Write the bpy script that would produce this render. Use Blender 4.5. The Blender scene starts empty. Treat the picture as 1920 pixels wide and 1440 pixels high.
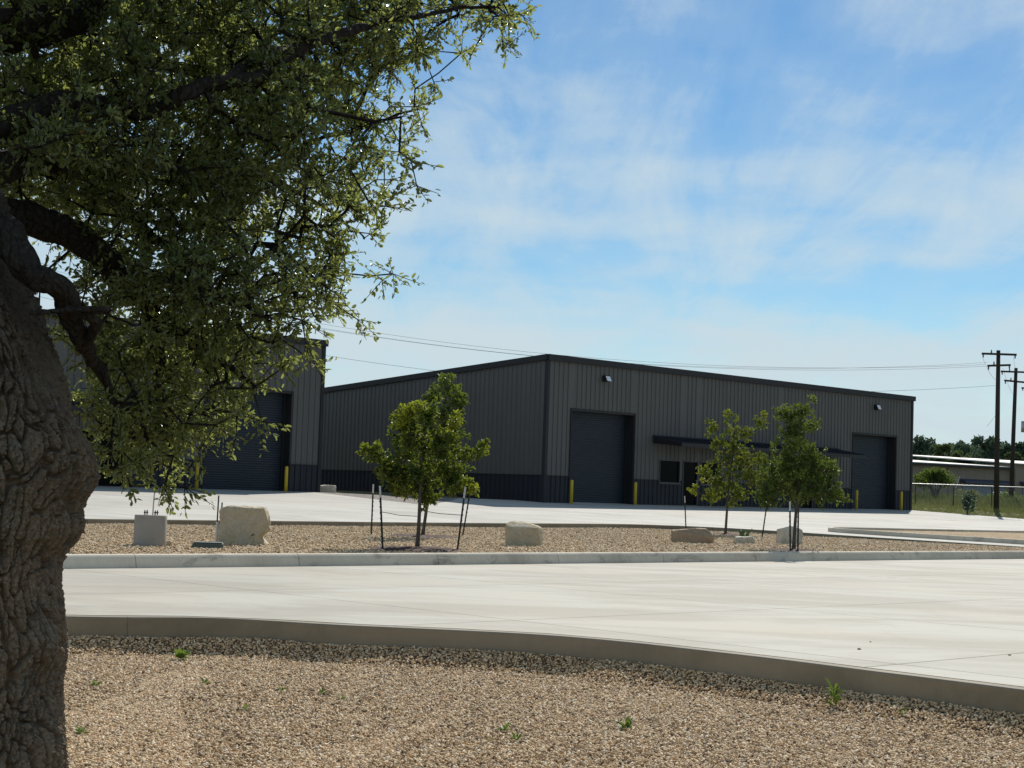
import bpy, bmesh, math, random
import numpy as np
from mathutils import Vector, Matrix, noise as mn
random.seed(7); rng = np.random.default_rng(11)
R = math.radians
scene = bpy.context.scene
col = scene.collection

# ------------------------------------------------------------------ camera, sky, sun, exposure
F = 3100.0                      # focal length in pixels of a 1920 wide frame
PITCH, ROLL = R(3.634), R(1.95)
CAMZ = 1.70
cam = bpy.data.cameras.new('camera'); camo = bpy.data.objects.new('camera', cam); col.objects.link(camo)
cam.sensor_width = 36; cam.lens = F / 1920 * 36; cam.clip_start = 0.1; cam.clip_end = 6000
CM = Matrix.Rotation(R(90) + PITCH, 3, 'X') @ Matrix.Rotation(ROLL, 3, 'Z')
camo.matrix_world = Matrix.Translation((0, 0, CAMZ)) @ CM.to_4x4()
scene.camera = camo
SUN_AZ, SUN_EL = R(15), R(40)   # azimuth measured to the right of the viewing direction
sund = Vector((math.sin(SUN_AZ) * math.cos(SUN_EL), math.cos(SUN_AZ) * math.cos(SUN_EL), math.sin(SUN_EL)))
sl = bpy.data.lights.new('sun', 'SUN'); sl.energy = 5.0; sl.angle = R(0.53); sl.color = (1.0, 0.95, 0.86)
so = bpy.data.objects.new('sun', sl); col.objects.link(so)
so.rotation_euler = sund.to_track_quat('Z', 'Y').to_euler(); so.location = (0, 0, 50)
scene.view_settings.view_transform = 'Standard'; scene.view_settings.look = 'None'
scene.view_settings.exposure = 0.0; scene.view_settings.gamma = 1.0
scene.view_settings.use_curve_mapping = False

W = bpy.data.worlds.new('World'); scene.world = W; W.use_nodes = True
nt = W.node_tree; nt.nodes.clear()
def N(t, typ, **k):
    n = t.nodes.new(typ)
    for a, b in k.items(): setattr(n, a, b)
    return n
def ramp(t, pts, interp='LINEAR'):
    n = N(t, 'ShaderNodeValToRGB'); n.color_ramp.interpolation = interp
    e = n.color_ramp.elements
    while len(e) < len(pts): e.new(0.5)
    for i, (p, c) in enumerate(pts):
        e[i].position = p
        e[i].color = (c, c, c, 1) if isinstance(c, (int, float)) else (*c, 1)
    return n
def math_n(t, op, a, b=None, clamp=False):
    n = N(t, 'ShaderNodeMath', operation=op); n.use_clamp = clamp
    for i, v in enumerate((a, b)):
        if v is None: continue
        if isinstance(v, (int, float)): n.inputs[i].default_value = v
        else: t.links.new(v, n.inputs[i])
    return n.outputs[0]
def mixc(t, fac, a, b, blend='MIX'):
    n = N(t, 'ShaderNodeMix', data_type='RGBA', blend_type=blend)
    for i, v in ((0, fac), (6, a), (7, b)):
        if isinstance(v, (int, float)): n.inputs[i].default_value = v
        elif isinstance(v, (tuple, list)): n.inputs[i].default_value = (*v, 1)
        else: t.links.new(v, n.inputs[i])
    return n.outputs[2]
def noise_n(t, vec, scale, detail=4, rough=0.55, dist=0.0, dims='3D'):
    n = N(t, 'ShaderNodeTexNoise', noise_dimensions=dims)
    n.inputs['Scale'].default_value = scale; n.inputs['Detail'].default_value = detail
    n.inputs['Roughness'].default_value = rough; n.inputs['Distortion'].default_value = dist
    if vec is not None: t.links.new(vec, n.inputs['Vector'])
    return n.outputs[0]
sky = N(nt, 'ShaderNodeTexSky', sky_type='NISHITA'); sky.sun_disc = False
sky.sun_elevation = SUN_EL; sky.sun_rotation = SUN_AZ; sky.altitude = 200
sky.air_density = 1.0; sky.dust_density = 0.2; sky.ozone_density = 3.5
tc = N(nt, 'ShaderNodeTexCoord'); sx = N(nt, 'ShaderNodeSeparateXYZ'); nt.links.new(tc.outputs['Generated'], sx.inputs[0])
zz = math_n(nt, 'ADD', math_n(nt, 'MAXIMUM', sx.outputs[2], 0.0), 0.13)
u = math_n(nt, 'DIVIDE', sx.outputs[0], zz); v = math_n(nt, 'DIVIDE', sx.outputs[1], zz)
cx = N(nt, 'ShaderNodeCombineXYZ'); nt.links.new(u, cx.inputs[0]); nt.links.new(v, cx.inputs[1])
def smap(rot, scl, loc):
    m_ = N(nt, 'ShaderNodeMapping'); m_.inputs['Rotation'].default_value = (0, 0, R(rot)); m_.inputs['Scale'].default_value = (*scl, 1)
    m_.inputs['Location'].default_value = (*loc, 0); nt.links.new(cx.outputs[0], m_.inputs[0]); return m_.outputs[0]
OFF = (-4.6, 3.5)
big = noise_n(nt, smap(-30, (0.7, 1.0), OFF), 0.8, 3, 0.5, 0.3)              # where the veil lies
streak = noise_n(nt, smap(-52, (2.6, .55), (OFF[0] + 5, OFF[1])), 1.5, 10, 0.62, 0.5)     # combed cirrus
puff = noise_n(nt, smap(-20, (1.0, 1.0), (OFF[0], OFF[1] + 7)), 2.6, 9, 0.6, 0.3)      # small ragged clumps
low = ramp(nt, [(0.0, 0.13), (0.10, 0.08), (0.26, 0.01)]); nt.links.new(sx.outputs[2], low.inputs[0])
veil = math_n(nt, 'ADD', math_n(nt, 'MULTIPLY', big, 0.8), low.outputs[0])
cl = math_n(nt, 'ADD', veil, math_n(nt, 'MULTIPLY', streak, 0.34))
cl = math_n(nt, 'ADD', cl, math_n(nt, 'MULTIPLY', puff, 0.22))
cr = ramp(nt, [(0.60, 0.0), (0.66, 0.15), (0.715, 0.50), (0.77, 0.76), (0.86, 0.97)]); nt.links.new(cl, cr.inputs[0])
hs = N(nt, 'ShaderNodeHueSaturation'); hs.inputs['Saturation'].default_value = 1.2; hs.inputs['Value'].default_value = 1.38
nt.links.new(sky.outputs[0], hs.inputs['Color'])
tint = mixc(nt, 1.0, hs.outputs[0], (.88, 1.0, 1.0), 'MULTIPLY')
skyc = mixc(nt, cr.outputs[0], tint, (9.6, 11.4, 12.3))
bg = N(nt, 'ShaderNodeBackground'); bg.inputs[1].default_value = 0.062; nt.links.new(skyc, bg.inputs[0])
wo = N(nt, 'ShaderNodeOutputWorld'); nt.links.new(bg.outputs[0], wo.inputs[0])

# ------------------------------------------------------------------ placement helpers
def at(px, py, D):
    d = CM @ Vector((px - 960, 720 - py, -F)); return Vector((0, 0, CAMZ)) + d * (D / d.y)
def ground(px, py, z):
    d = CM @ Vector((px - 960, 720 - py, -F)); return Vector((0, 0, CAMZ)) + d * ((z - CAMZ) / d.z)
TH = math.atan2(.70, .715); EX = Vector((math.cos(TH), math.sin(TH), 0)); NX = Vector((-math.sin(TH), math.cos(TH), 0))
def sq(s, q): return (EX.x * s + NX.x * q, EX.y * s + NX.y * q)
def to_sq(x, y): return x * EX.x + y * EX.y, x * NX.x + y * NX.y
def z2(s, q):
    st = 0.004 * min(max(s - 40, 0), 45)
    if q < 37.5: return 0.60 - 0.008 * min(37.5 - q, 16) + st * max(0, (q - 30) / 7.5 if q < 37.5 else 1)
    return min(0.60 + 0.0345 * (q - 37.5), 1.36) + st
# ------------------------------------------------------------------ object helpers
def tag(o, label=None, cat=None, group=None, kind=None):
    if label: o['label'] = label
    if cat: o['category'] = cat
    if group: o['group'] = group
    if kind: o['kind'] = kind
    return o
def empty(name, loc, rz=0.0):
    o = bpy.data.objects.new(name, None); col.objects.link(o); o.location = loc; o.rotation_euler = (0, 0, rz); return o
def link(name, me, m=None, parent=None, loc=None):
    o = bpy.data.objects.new(name, me); col.objects.link(o)
    if m and not me.materials: me.materials.append(m)
    if parent: o.parent = parent
    if loc is not None: o.location = loc
    return o
def npmesh(name, V, Fq, smooth=False):
    V = np.asarray(V, dtype=np.float32); Fq = np.asarray(Fq, dtype=np.int32)
    me = bpy.data.meshes.new(name); nf, k = Fq.shape
    me.vertices.add(len(V)); me.vertices.foreach_set('co', V.ravel())
    me.loops.add(nf * k); me.loops.foreach_set('vertex_index', Fq.ravel())
    me.polygons.add(nf); me.polygons.foreach_set('loop_start', np.arange(0, nf * k, k, dtype=np.int32))
    try: me.polygons.foreach_set('loop_total', np.full(nf, k, dtype=np.int32))
    except Exception: pass
    me.polygons.foreach_set('use_smooth', np.full(nf, smooth))
    me.update(calc_edges=True); me.validate(); return me
class MB:
    def __init__(s): s.v = []; s.f = []
    def quad(s, a, b, c, d):
        i = len(s.v); s.v += [tuple(a), tuple(b), tuple(c), tuple(d)]; s.f.append((i, i+1, i+2, i+3)); return s
    def box(s, x0, x1, y0, y1, z0, z1):
        i = len(s.v)
        s.v += [(x0,y0,z0),(x1,y0,z0),(x1,y1,z0),(x0,y1,z0),(x0,y0,z1),(x1,y0,z1),(x1,y1,z1),(x0,y1,z1)]
        s.f += [(i,i+3,i+2,i+1),(i+4,i+5,i+6,i+7),(i,i+1,i+5,i+4),(i+1,i+2,i+6,i+5),(i+2,i+3,i+7,i+6),(i+3,i,i+4,i+7)]; return s
    def hexa(s, b, t):
        i = len(s.v); s.v += [tuple(p) for p in b] + [tuple(p) for p in t]
        s.f += [(i,i+3,i+2,i+1),(i+4,i+5,i+6,i+7),(i,i+1,i+5,i+4),(i+1,i+2,i+6,i+5),(i+2,i+3,i+7,i+6),(i+3,i,i+4,i+7)]; return s
    def tube(s, pts, rad, n=8, cap=True):
        pts = [Vector(p) for p in pts]; base = len(s.v); m = len(pts)
        rr = rad if isinstance(rad, (list, tuple)) else [rad] * m
        for k, p in enumerate(pts):
            d = (pts[min(k+1, m-1)] - pts[max(k-1, 0)]).normalized()
            a = d.orthogonal().normalized() if k == 0 else (a - d * a.dot(d)).normalized()
            b = d.cross(a)
            for j in range(n):
                t = 2 * math.pi * j / n; s.v.append(tuple(p + (a * math.cos(t) + b * math.sin(t)) * rr[k]))
        for k in range(m - 1):
            for j in range(n):
                j2 = (j + 1) % n; s.f.append((base+k*n+j, base+k*n+j2, base+(k+1)*n+j2, base+(k+1)*n+j))
        if cap:
            s.f.append(tuple(base + j for j in range(n))[::-1]); s.f.append(tuple(base + (m-1)*n + j for j in range(n)))
        return s
    def loft(s, rings):
        base = len(s.v); n = len(rings[0])
        for r in rings: s.v += [tuple(p) for p in r]
        for k in range(len(rings) - 1):
            for j in range(n - 1):
                s.f.append((base+k*n+j, base+k*n+j+1, base+(k+1)*n+j+1, base+(k+1)*n+j))
        return s
    def mesh(s, name):
        me = bpy.data.meshes.new(name); me.from_pydata(s.v, [], s.f); me.update(); return me
    def build(s, name, m, parent=None, smooth=False, bevel=0, loc=None):
        me = s.mesh(name)
        if smooth: me.polygons.foreach_set('use_smooth', [True] * len(me.polygons))
        o = link(name, me, m, parent, loc)
        if bevel:
            b = o.modifiers.new('bevel', 'BEVEL'); b.width = bevel; b.segments = 2; b.limit_method = 'ANGLE'
        return o

# ------------------------------------------------------------------ materials
def mat(name, color=(.5,.5,.5), rough=.6, metal=0.0, spec=.5):
    m = bpy.data.materials.new(name); m.use_nodes = True; t = m.node_tree; b = t.nodes['Principled BSDF']
    b.inputs['Base Color'].default_value = (*color, 1); b.inputs['Roughness'].default_value = rough
    b.inputs['Metallic'].default_value = metal; b.inputs['Specular IOR Level'].default_value = spec
    return m, t, b
def obj_co(t): return N(t, 'ShaderNodeTexCoord').outputs['Object']
def world_co(t): return N(t, 'ShaderNodeNewGeometry').outputs['Position']
def bump(t, b, h, strength=.5, dist=.01):
    n = N(t, 'ShaderNodeBump'); n.inputs['Strength'].default_value = strength; n.inputs['Distance'].default_value = dist
    t.links.new(h, n.inputs['Height']); t.links.new(n.outputs[0], b.inputs['Normal'])
def mapping(t, vec, scale=(1,1,1), rot=(0,0,0), loc=(0,0,0)):
    n = N(t, 'ShaderNodeMapping'); n.inputs['Scale'].default_value = scale; n.inputs['Rotation'].default_value = rot
    n.inputs['Location'].default_value = loc; t.links.new(vec, n.inputs[0]); return n.outputs[0]

def painted(name, c, rough, var=.12, metal=0.0):
    m, t, b = mat(name, c, rough, metal)
    n = noise_n(t, mapping(t, world_co(t), (1, 1, .35)), 1.3, 5)
    n2 = noise_n(t, world_co(t), 30, 3)
    oi = N(t, 'ShaderNodeObjectInfo')
    f = math_n(t, 'ADD', math_n(t, 'MULTIPLY', n, .7), math_n(t, 'MULTIPLY', oi.outputs['Random'], .3))
    cc = mixc(t, f, tuple(x * (1 - var) for x in c), tuple(min(1, x * (1 + var)) for x in c))
    t.links.new(cc, b.inputs['Base Color'])
    r = ramp(t, [(0.3, rough - .06), (0.7, rough + .08)]); t.links.new(n2, r.inputs[0]); t.links.new(r.outputs[0], b.inputs['Roughness'])
    return m
M = {}
M['siding'] = painted('siding_grey', (.084, .083, .079), .5)
M['siding_side'] = M['siding']
M['wainscot'] = painted('siding_charcoal', (.007, .010, .018), .6)
M['trim'] = painted('trim_black', (.009, .009, .012), .6)
M['curtain'] = painted('rollup_curtain', (.014, .024, .037), .5)
M['dark'] = painted('jamb_dark', (.010, .010, .012), .7)
M['frame'] = painted('window_frame_bronze', (.035, .035, .04), .4)
M['glass'] = mat('dark_glass', (.004, .005, .006), .10, 0, .03)[0]
M['galv'] = painted('galvanised', (.42, .43, .44), .45, .1, .6)
M['yellow'] = painted('yellow_paint', (.50, .37, .015), .5, .12)
M['lens'] = mat('light_lens', (.75, .77, .8), .25)[0]
M['stake'] = painted('stake_dark_green', (.018, .022, .02), .6)
M['white'] = painted('white_paint', (.62, .63, .60), .5)
M['green'] = painted('green_plastic', (.07, .10, .085), .6)
M['pole'] = painted('creosote_wood', (.030, .022, .017), .85, .3)
M['wire'] = mat('wire_grey', (.06, .07, .08), .6)[0]
M['insul'] = mat('insulator', (.12, .11, .10), .3)[0]
M['hose'] = mat('strap', (.05, .05, .045), .7)[0]

def concrete(name, c1, c2, c3, streak=True, stain=0.0, bmp=.35):
    m, t, b = mat(name, c1, .82, 0, .3)
    wc = world_co(t)
    n1 = noise_n(t, wc, .16, 6, .6, .4)
    n2 = noise_n(t, mapping(t, wc, (.42, 1.0, 1), (0, 0, R(-14))), .7, 8, .62, .6)
    n3 = noise_n(t, wc, 14, 5, .65)
    n4 = noise_n(t, mapping(t, wc, (.5, 6, 1), (0, 0, R(-47))), 5, 5, .7)
    f1 = ramp(t, [(.42, 0), (.60, 1)]); t.links.new(n2, f1.inputs[0])
    f2 = ramp(t, [(.50, 0), (.72, .8)]); t.links.new(n1, f2.inputs[0])
    cc = mixc(t, f1.outputs[0], c1, c2); cc = mixc(t, f2.outputs[0], cc, c3)
    oi = N(t, 'ShaderNodeObjectInfo')
    hv = math_n(t, 'ADD', math_n(t, 'MULTIPLY', n3, .14), math_n(t, 'MULTIPLY', n4, .22))
    hv = math_n(t, 'ADD', hv, math_n(t, 'MULTIPLY', oi.outputs['Random'], .10)); hv = math_n(t, 'ADD', hv, .80)
    hn = N(t, 'ShaderNodeHueSaturation'); t.links.new(cc, hn.inputs['Color']); t.links.new(hv, hn.inputs['Value'])
    out = hn.outputs[0]
    nd1 = noise_n(t, mapping(t, wc, (.8, .8, 1), (0, 0, 0), (11, 4, 0)), .45, 9, .68, .8); fd = ramp(t, [(.54, 0), (.63, .35), (.72, .55)]); t.links.new(nd1, fd.inputs[0])
    out = mixc(t, fd.outputs[0], out, (.33, .285, .215))
    if stain:
        ns = noise_n(t, mapping(t, wc, (1, 1, 2.2)), 1.6, 7, .7, .5)
        fs = ramp(t, [(.55, 0), (.68, stain)]); t.links.new(ns, fs.inputs[0])
        out = mixc(t, fs.outputs[0], out, (.11, .105, .095))
    # sparse dark specks
    vo = N(t, 'ShaderNodeTexVoronoi'); vo.inputs['Scale'].default_value = 3.0; t.links.new(wc, vo.inputs['Vector'])
    sp = ramp(t, [(.0, .8), (.035, .55), (.05, 0)]); t.links.new(vo.outputs['Distance'], sp.inputs[0])
    sc_ = N(t, 'ShaderNodeSeparateColor'); t.links.new(vo.outputs['Color'], sc_.inputs[0])
    pick = ramp(t, [(.86, 0), (.88, 1)]); t.links.new(sc_.outputs[0], pick.inputs[0])
    fm = math_n(t, 'MULTIPLY', sp.outputs[0], pick.outputs[0]); out = mixc(t, fm, out, (.12, .10, .08))
    t.links.new(out, b.inputs['Base Color'])
    bump(t, b, math_n(t, 'ADD', n3, n4), bmp, .004)
    return m
M['concrete'] = concrete('concrete_broomed', (.435, .415, .355), (.345, .32, .265), (.45, .375, .285))
M['concrete_far'] = concrete('concrete_pale', (.475, .46, .41), (.39, .375, .335), (.47, .43, .37))
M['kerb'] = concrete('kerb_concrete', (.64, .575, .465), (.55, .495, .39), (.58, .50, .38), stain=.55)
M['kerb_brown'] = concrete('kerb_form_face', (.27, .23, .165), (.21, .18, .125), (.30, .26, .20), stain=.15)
M['footing'] = concrete('cast_footing', (.40, .375, .33), (.30, .28, .245), (.44, .39, .33), stain=.2)

def gravel_mat(name, scale, cols, bs=.9, bd=.03):
    m, t, b = mat(name, cols[0], .85, 0, .3)
    wc = world_co(t)
    vo = N(t, 'ShaderNodeTexVoronoi'); vo.inputs['Scale'].default_value = scale
    t.links.new(mapping(t, wc, (1, 1, .4)), vo.inputs['Vector'])
    s = N(t, 'ShaderNodeSeparateColor'); t.links.new(vo.outputs['Color'], s.inputs[0])
    r = ramp(t, [(i / (len(cols) - 1), c) for i, c in enumerate(cols)]); t.links.new(s.outputs[0], r.inputs[0])
    ed = ramp(t, [(.25, 1.0), (.75, .0)]); t.links.new(vo.outputs['Distance'], ed.inputs[0])
    big_ = noise_n(t, wc, .6, 6, .65)
    rb = ramp(t, [(.35, .86), (.65, 1.08)]); t.links.new(big_, rb.inputs[0])
    out = mixc(t, 1.0, r.outputs[0], rb.outputs[0], 'MULTIPLY')
    t.links.new(out, b.inputs['Base Color'])
    h = math_n(t, 'ADD', ed.outputs[0], math_n(t, 'MULTIPLY', s.outputs[1], .9))
    bump(t, b, h, bs, bd)
    return m
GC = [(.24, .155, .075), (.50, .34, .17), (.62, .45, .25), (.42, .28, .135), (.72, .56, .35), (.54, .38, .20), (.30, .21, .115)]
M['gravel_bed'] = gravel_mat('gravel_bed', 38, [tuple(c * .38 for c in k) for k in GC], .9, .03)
M['gravel_far'] = gravel_mat('gravel_island', 26, GC, 1.0, .035)
M['gravel_grey'] = gravel_mat('gravel_between', 22, [(.25,.22,.19),(.36,.32,.28),(.42,.38,.34),(.30,.27,.23)], 1.0, .04)

def pebble_mat():
    m, t, b = mat('pebble', GC[1], .7, 0, .35)
    oi = N(t, 'ShaderNodeObjectInfo')
    r = ramp(t, [(0, (.20,.13,.07)), (.10, (.52,.35,.19)), (.3, (.74,.54,.31)), (.45, (.60,.41,.22)), (.6, (.82,.65,.42)), (.75, (.66,.47,.27)), (.88, (.36,.25,.15)), (.94, (.88,.77,.58))], 'CONSTANT')
    t.links.new(oi.outputs['Random'], r.inputs[0])
    n = noise_n(t, obj_co(t), 1.6, 4, .6)
    rr = ramp(t, [(.3, .8), (.7, 1.15)]); t.links.new(n, rr.inputs[0])
    t.links.new(mixc(t, 1.0, r.outputs[0], rr.outputs[0], 'MULTIPLY'), b.inputs['Base Color'])
    return m
M['pebble'] = pebble_mat()
def stone_mat(name, a, bb, c, scale=2.2):
    m, t, b = mat(name, a, .85, 0, .3)
    oc = obj_co(t)
    n1 = noise_n(t, oc, scale, 7, .65, .6); n2 = noise_n(t, oc, scale * 4, 6, .7); n3 = noise_n(t, oc, scale * 22, 4, .7)
    f = ramp(t, [(.38, 0), (.62, 1)]); t.links.new(n1, f.inputs[0])
    f2 = ramp(t, [(.5, 0), (.68, .8)]); t.links.new(n2, f2.inputs[0])
    cc = mixc(t, f.outputs[0], a, bb); cc = mixc(t, f2.outputs[0], cc, c)
    rr = ramp(t, [(.3, .78), (.7, 1.15)]); t.links.new(n3, rr.inputs[0])
    t.links.new(mixc(t, 1.0, cc, rr.outputs[0], 'MULTIPLY'), b.inputs['Base Color'])
    bump(t, b, math_n(t, 'ADD', n2, math_n(t, 'MULTIPLY', n3, .4)), .8, .03)
    return m
M['limestone'] = stone_mat('limestone', (.56, .49, .36), (.48, .38, .22), (.40, .36, .29))
M['limestone_pale'] = stone_mat('limestone_pale', (.64, .60, .50), (.54, .47, .35), (.45, .42, .36))
M['sandstone'] = stone_mat('sandstone_brown', (.42, .30, .19), (.33, .235, .15), (.48, .38, .26))

def bark_mat(name, a, bb, c, scale=1.0, bd=.02, bumpy=True):
    m, t, b = mat(name, a, .92, 0, .15)
    oc = world_co(t)
    vo = N(t, 'ShaderNodeTexVoronoi', feature='DISTANCE_TO_EDGE'); vo.inputs['Scale'].default_value = 16 * scale
    wn = N(t, 'ShaderNodeTexNoise'); wn.inputs['Scale'].default_value = 7 * scale; wn.inputs['Detail'].default_value = 4; t.links.new(oc, wn.inputs['Vector'])
    va = N(t, 'ShaderNodeVectorMath', operation='SCALE'); va.inputs['Scale'].default_value = .12 / scale; t.links.new(wn.outputs['Color'], va.inputs[0])
    vb = N(t, 'ShaderNodeVectorMath', operation='ADD'); t.links.new(oc, vb.inputs[0]); t.links.new(va.outputs[0], vb.inputs[1])
    t.links.new(mapping(t, vb.outputs[0], (1, 1, .34)), vo.inputs['Vector'])
    e = ramp(t, [(0, 0), (.12, .7), (.35, 1)]); t.links.new(vo.outputs['Distance'], e.inputs[0])
    n1 = noise_n(t, oc, 3.5, 6, .6); n2 = noise_n(t, oc, 45, 6, .7)
    f = ramp(t, [(.38, 0), (.62, 1)]); t.links.new(n1, f.inputs[0])
    cc = mixc(t, f.outputs[0], a, bb)
    f2 = ramp(t, [(.42, 0), (.66, .8)]); t.links.new(n2, f2.inputs[0]); cc = mixc(t, f2.outputs[0], cc, c)
    t.links.new(cc, b.inputs['Base Color'])
    h = math_n(t, 'ADD', math_n(t, 'MULTIPLY', e.outputs[0], 1.0 if bumpy else .25), math_n(t, 'MULTIPLY', n2, .5))
    bump(t, b, h, .9, bd)
    return m
M['bark_trunk'] = bark_mat('bark_oak_trunk', (.25, .175, .108), (.165, .13, .095), (.34, .26, .18), 1.0, .014, False)
def _darken_upper_trunk():
    t = M['bark_trunk'].node_tree; b = t.nodes['Principled BSDF']; old = b.inputs['Base Color'].links[0].from_socket
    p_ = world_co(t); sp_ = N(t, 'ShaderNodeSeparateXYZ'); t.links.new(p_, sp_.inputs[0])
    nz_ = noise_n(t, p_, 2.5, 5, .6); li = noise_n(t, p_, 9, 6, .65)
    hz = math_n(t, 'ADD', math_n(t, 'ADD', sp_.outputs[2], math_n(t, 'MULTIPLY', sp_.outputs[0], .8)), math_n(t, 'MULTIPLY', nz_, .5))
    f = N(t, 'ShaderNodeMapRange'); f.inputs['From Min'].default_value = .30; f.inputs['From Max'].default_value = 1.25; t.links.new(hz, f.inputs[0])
    c = mixc(t, f.outputs[0], old, (.075, .064, .054))  # trunk colour turns darker towards the top and the right
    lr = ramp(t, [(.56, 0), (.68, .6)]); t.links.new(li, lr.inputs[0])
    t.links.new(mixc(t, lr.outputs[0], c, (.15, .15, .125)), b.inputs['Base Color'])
_darken_upper_trunk()
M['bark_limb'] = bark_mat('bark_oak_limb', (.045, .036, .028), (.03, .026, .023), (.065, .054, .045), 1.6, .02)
M['bark_young'] = bark_mat('bark_young', (.13, .105, .085), (.09, .075, .06), (.17, .15, .13), 3, .006)
M['twig'] = mat('twig_wood', (.09, .075, .055), .85)[0]

def leaf_mat(name, cols, rough=.42, trans=.35, tcol=(.22, .30, .03), spec=.5, tip=None):
    m, t, b = mat(name, cols[0], rough, 0, spec)
    g = N(t, 'ShaderNodeNewGeometry'); oi = N(t, 'ShaderNodeObjectInfo')
    f = math_n(t, 'FRACT', math_n(t, 'ADD', g.outputs['Random Per Island'], oi.outputs['Random']))
    r = ramp(t, [(i / (len(cols) - 1), c) for i, c in enumerate(cols)]); t.links.new(f, r.inputs[0])
    n = noise_n(t, world_co(t), 1.4, 3)
    rr = ramp(t, [(.35, .75), (.65, 1.3)]); t.links.new(n, rr.inputs[0])
    cc = mixc(t, 1.0, r.outputs[0], rr.outputs[0], 'MULTIPLY')
    if tip:
        an = N(t, 'ShaderNodeAttribute'); an.attribute_name = 'tone'
        cc = mixc(t, an.outputs['Fac'], cc, tip); t.links.new(cc, b.inputs['Base Color'])
    tr = N(t, 'ShaderNodeBsdfTranslucent')
    t.links.new(mixc(t, .55, cc, tcol), tr.inputs[0])
    mx = N(t, 'ShaderNodeMixShader'); mx.inputs[0].default_value = trans
    t.links.new(b.outputs[0], mx.inputs[1]); t.links.new(tr.outputs[0], mx.inputs[2])
    t.links.new(mx.outputs[0], t.nodes['Material Output'].inputs[0])
    return m
M['leaf_oak'] = leaf_mat('leaf_live_oak', [(.09,.115,.038), (.13,.155,.05), (.17,.195,.062), (.105,.13,.042), (.22,.235,.085)], .25, .52, (.48,.55,.12), 1.0)
M['leaf_young'] = leaf_mat('leaf_young_oak', [(.022,.052,.014), (.035,.07,.016), (.055,.095,.018), (.028,.06,.015), (.08,.12,.02)], .48, .32, (.38,.46,.03), .35, (.40,.42,.04))
M['leaf_young_dark'] = leaf_mat('leaf_young_oak_dark', [(.035,.07,.018), (.055,.095,.022), (.085,.13,.025), (.045,.08,.02), (.12,.16,.03)], .48, .34, (.24,.33,.03), .35, (.22,.27,.04))
M['leaf_far'] = leaf_mat('leaf_far_trees', [(.075,.12,.085), (.095,.14,.09), (.12,.165,.10), (.08,.125,.085)], .8, .22, (.12,.18,.06), .2)
M['leaf_far_light'] = leaf_mat('leaf_far_light', [(.08,.11,.04), (.10,.13,.045), (.12,.15,.05), (.08,.11,.04)], .8, .2, (.2,.25,.08), .2)
M['leaf_bush'] = leaf_mat('leaf_bush', [(.06,.11,.02), (.09,.15,.025), (.12,.18,.03), (.07,.12,.02)], .7, .35, (.3,.38,.05), .2)
M['leaf_dry'] = mat('leaf_dry', (.42, .15, .05), .6)[0]
M['weed'] = leaf_mat('weed_leaf', [(.09,.16,.03), (.13,.21,.04), (.16,.24,.05), (.10,.17,.03)], .5, .3, (.3,.4,.05), .3)
M['grass'] = leaf_mat('meadow_grass', [(.19,.215,.085), (.27,.27,.12), (.15,.19,.07), (.36,.34,.18), (.17,.21,.075)], .75, .25, (.30,.32,.10), .2)
M['flower'] = mat('flower_white', (.8, .8, .76), .6)[0]
M['cactus'] = painted('cactus_pad', (.10, .16, .06), .55, .25)

# ------------------------------------------------------------------ ground
def gz(x, y):
    s, q = to_sq(x, y)
    if q >= 41:
        z = z2(s, q) - .08
        k = min(max((s - 83.2) / 4.0, 0), 1)
        z += k * .17
        return min(z, 1.68)
    if q >= 23 and s > 83.1: return z2(s, q) - .08 + min(max((s - 83.2) / 4.0, 0), 1) * .17
    if q >= 23: return .05 + (q - 23) / 18 * .25
    return -.35 if q < 20 else -.35 + (q - 20) / 3 * .4
qs = [-3000, -400, -60, 15, 20, 23, 30, 35, 40.9, 41.1, 44, 48, 52, 56, 60, 66, 75, 90, 120, 200, 500, 1500, 4000]
ss = [-4000, -1200, -300, -100, -60, -30, 0, 20, 35, 40, 50, 60, 70, 80, 83.2, 84, 85.5, 87.5, 90, 94, 98, 105, 115, 130, 160, 220, 400, 1500, 4000]
V = []; Fs = []
for i, s_ in enumerate(ss):
    for j, q_ in enumerate(qs):
        x, y = sq(s_, q_); z = gz(x, y)
        if s_ > 86 and 37 < q_ < 100: z += .05 * mn.noise(Vector((x * .3, y * .3, 0)))
        V.append((x, y, z))
nq = len(qs)
Fs = [(i*nq+j, (i+1)*nq+j, (i+1)*nq+j+1, i*nq+j+1) for i in range(len(ss)-1) for j in range(nq-1)]
mg, t, b = mat('meadow_soil', (.20, .18, .11), .95, 0, .1)
wc = world_co(t); n = noise_n(t, wc, .5, 8, .65); n2 = noise_n(t, wc, 9, 5, .7)
r = ramp(t, [(.35, (.10, .115, .045)), (.5, (.17, .165, .08)), (.68, (.26, .225, .14))]); t.links.new(math_n(t, 'ADD', math_n(t, 'MULTIPLY', n, .6), math_n(t, 'MULTIPLY', n2, .4)), r.inputs[0])
t.links.new(r.outputs[0], b.inputs['Base Color']); bump(t, b, n2, .8, .08)
tag(link('ground', npmesh('ground', V, Fs), mg), 'dry grassy soil of the open field behind the pavement', kind='structure')

# ------------------------------------------------------------------ near kerb curve
kp = [(127,1157), (400,1160), (640,1173), (1040,1193), (1373,1227), (1640,1260), (1920,1295)]
KZ = .33
cp = [ground(px, py, KZ) for px, py in kp]
cp = [(-26, 8.0), (-18, 12.6), (-11, 15.0), (-7.5, 15.75)] + [(p.x, p.y) for p in cp] + [(cp[-1].x + 1.1, cp[-1].y - 1.35), (cp[-1].x + 2.6, cp[-1].y - 3.9), (cp[-1].x + 4.0, cp[-1].y - 8), (cp[-1].x + 5, cp[-1].y - 14)]
cp = np.array(cp)
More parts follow.
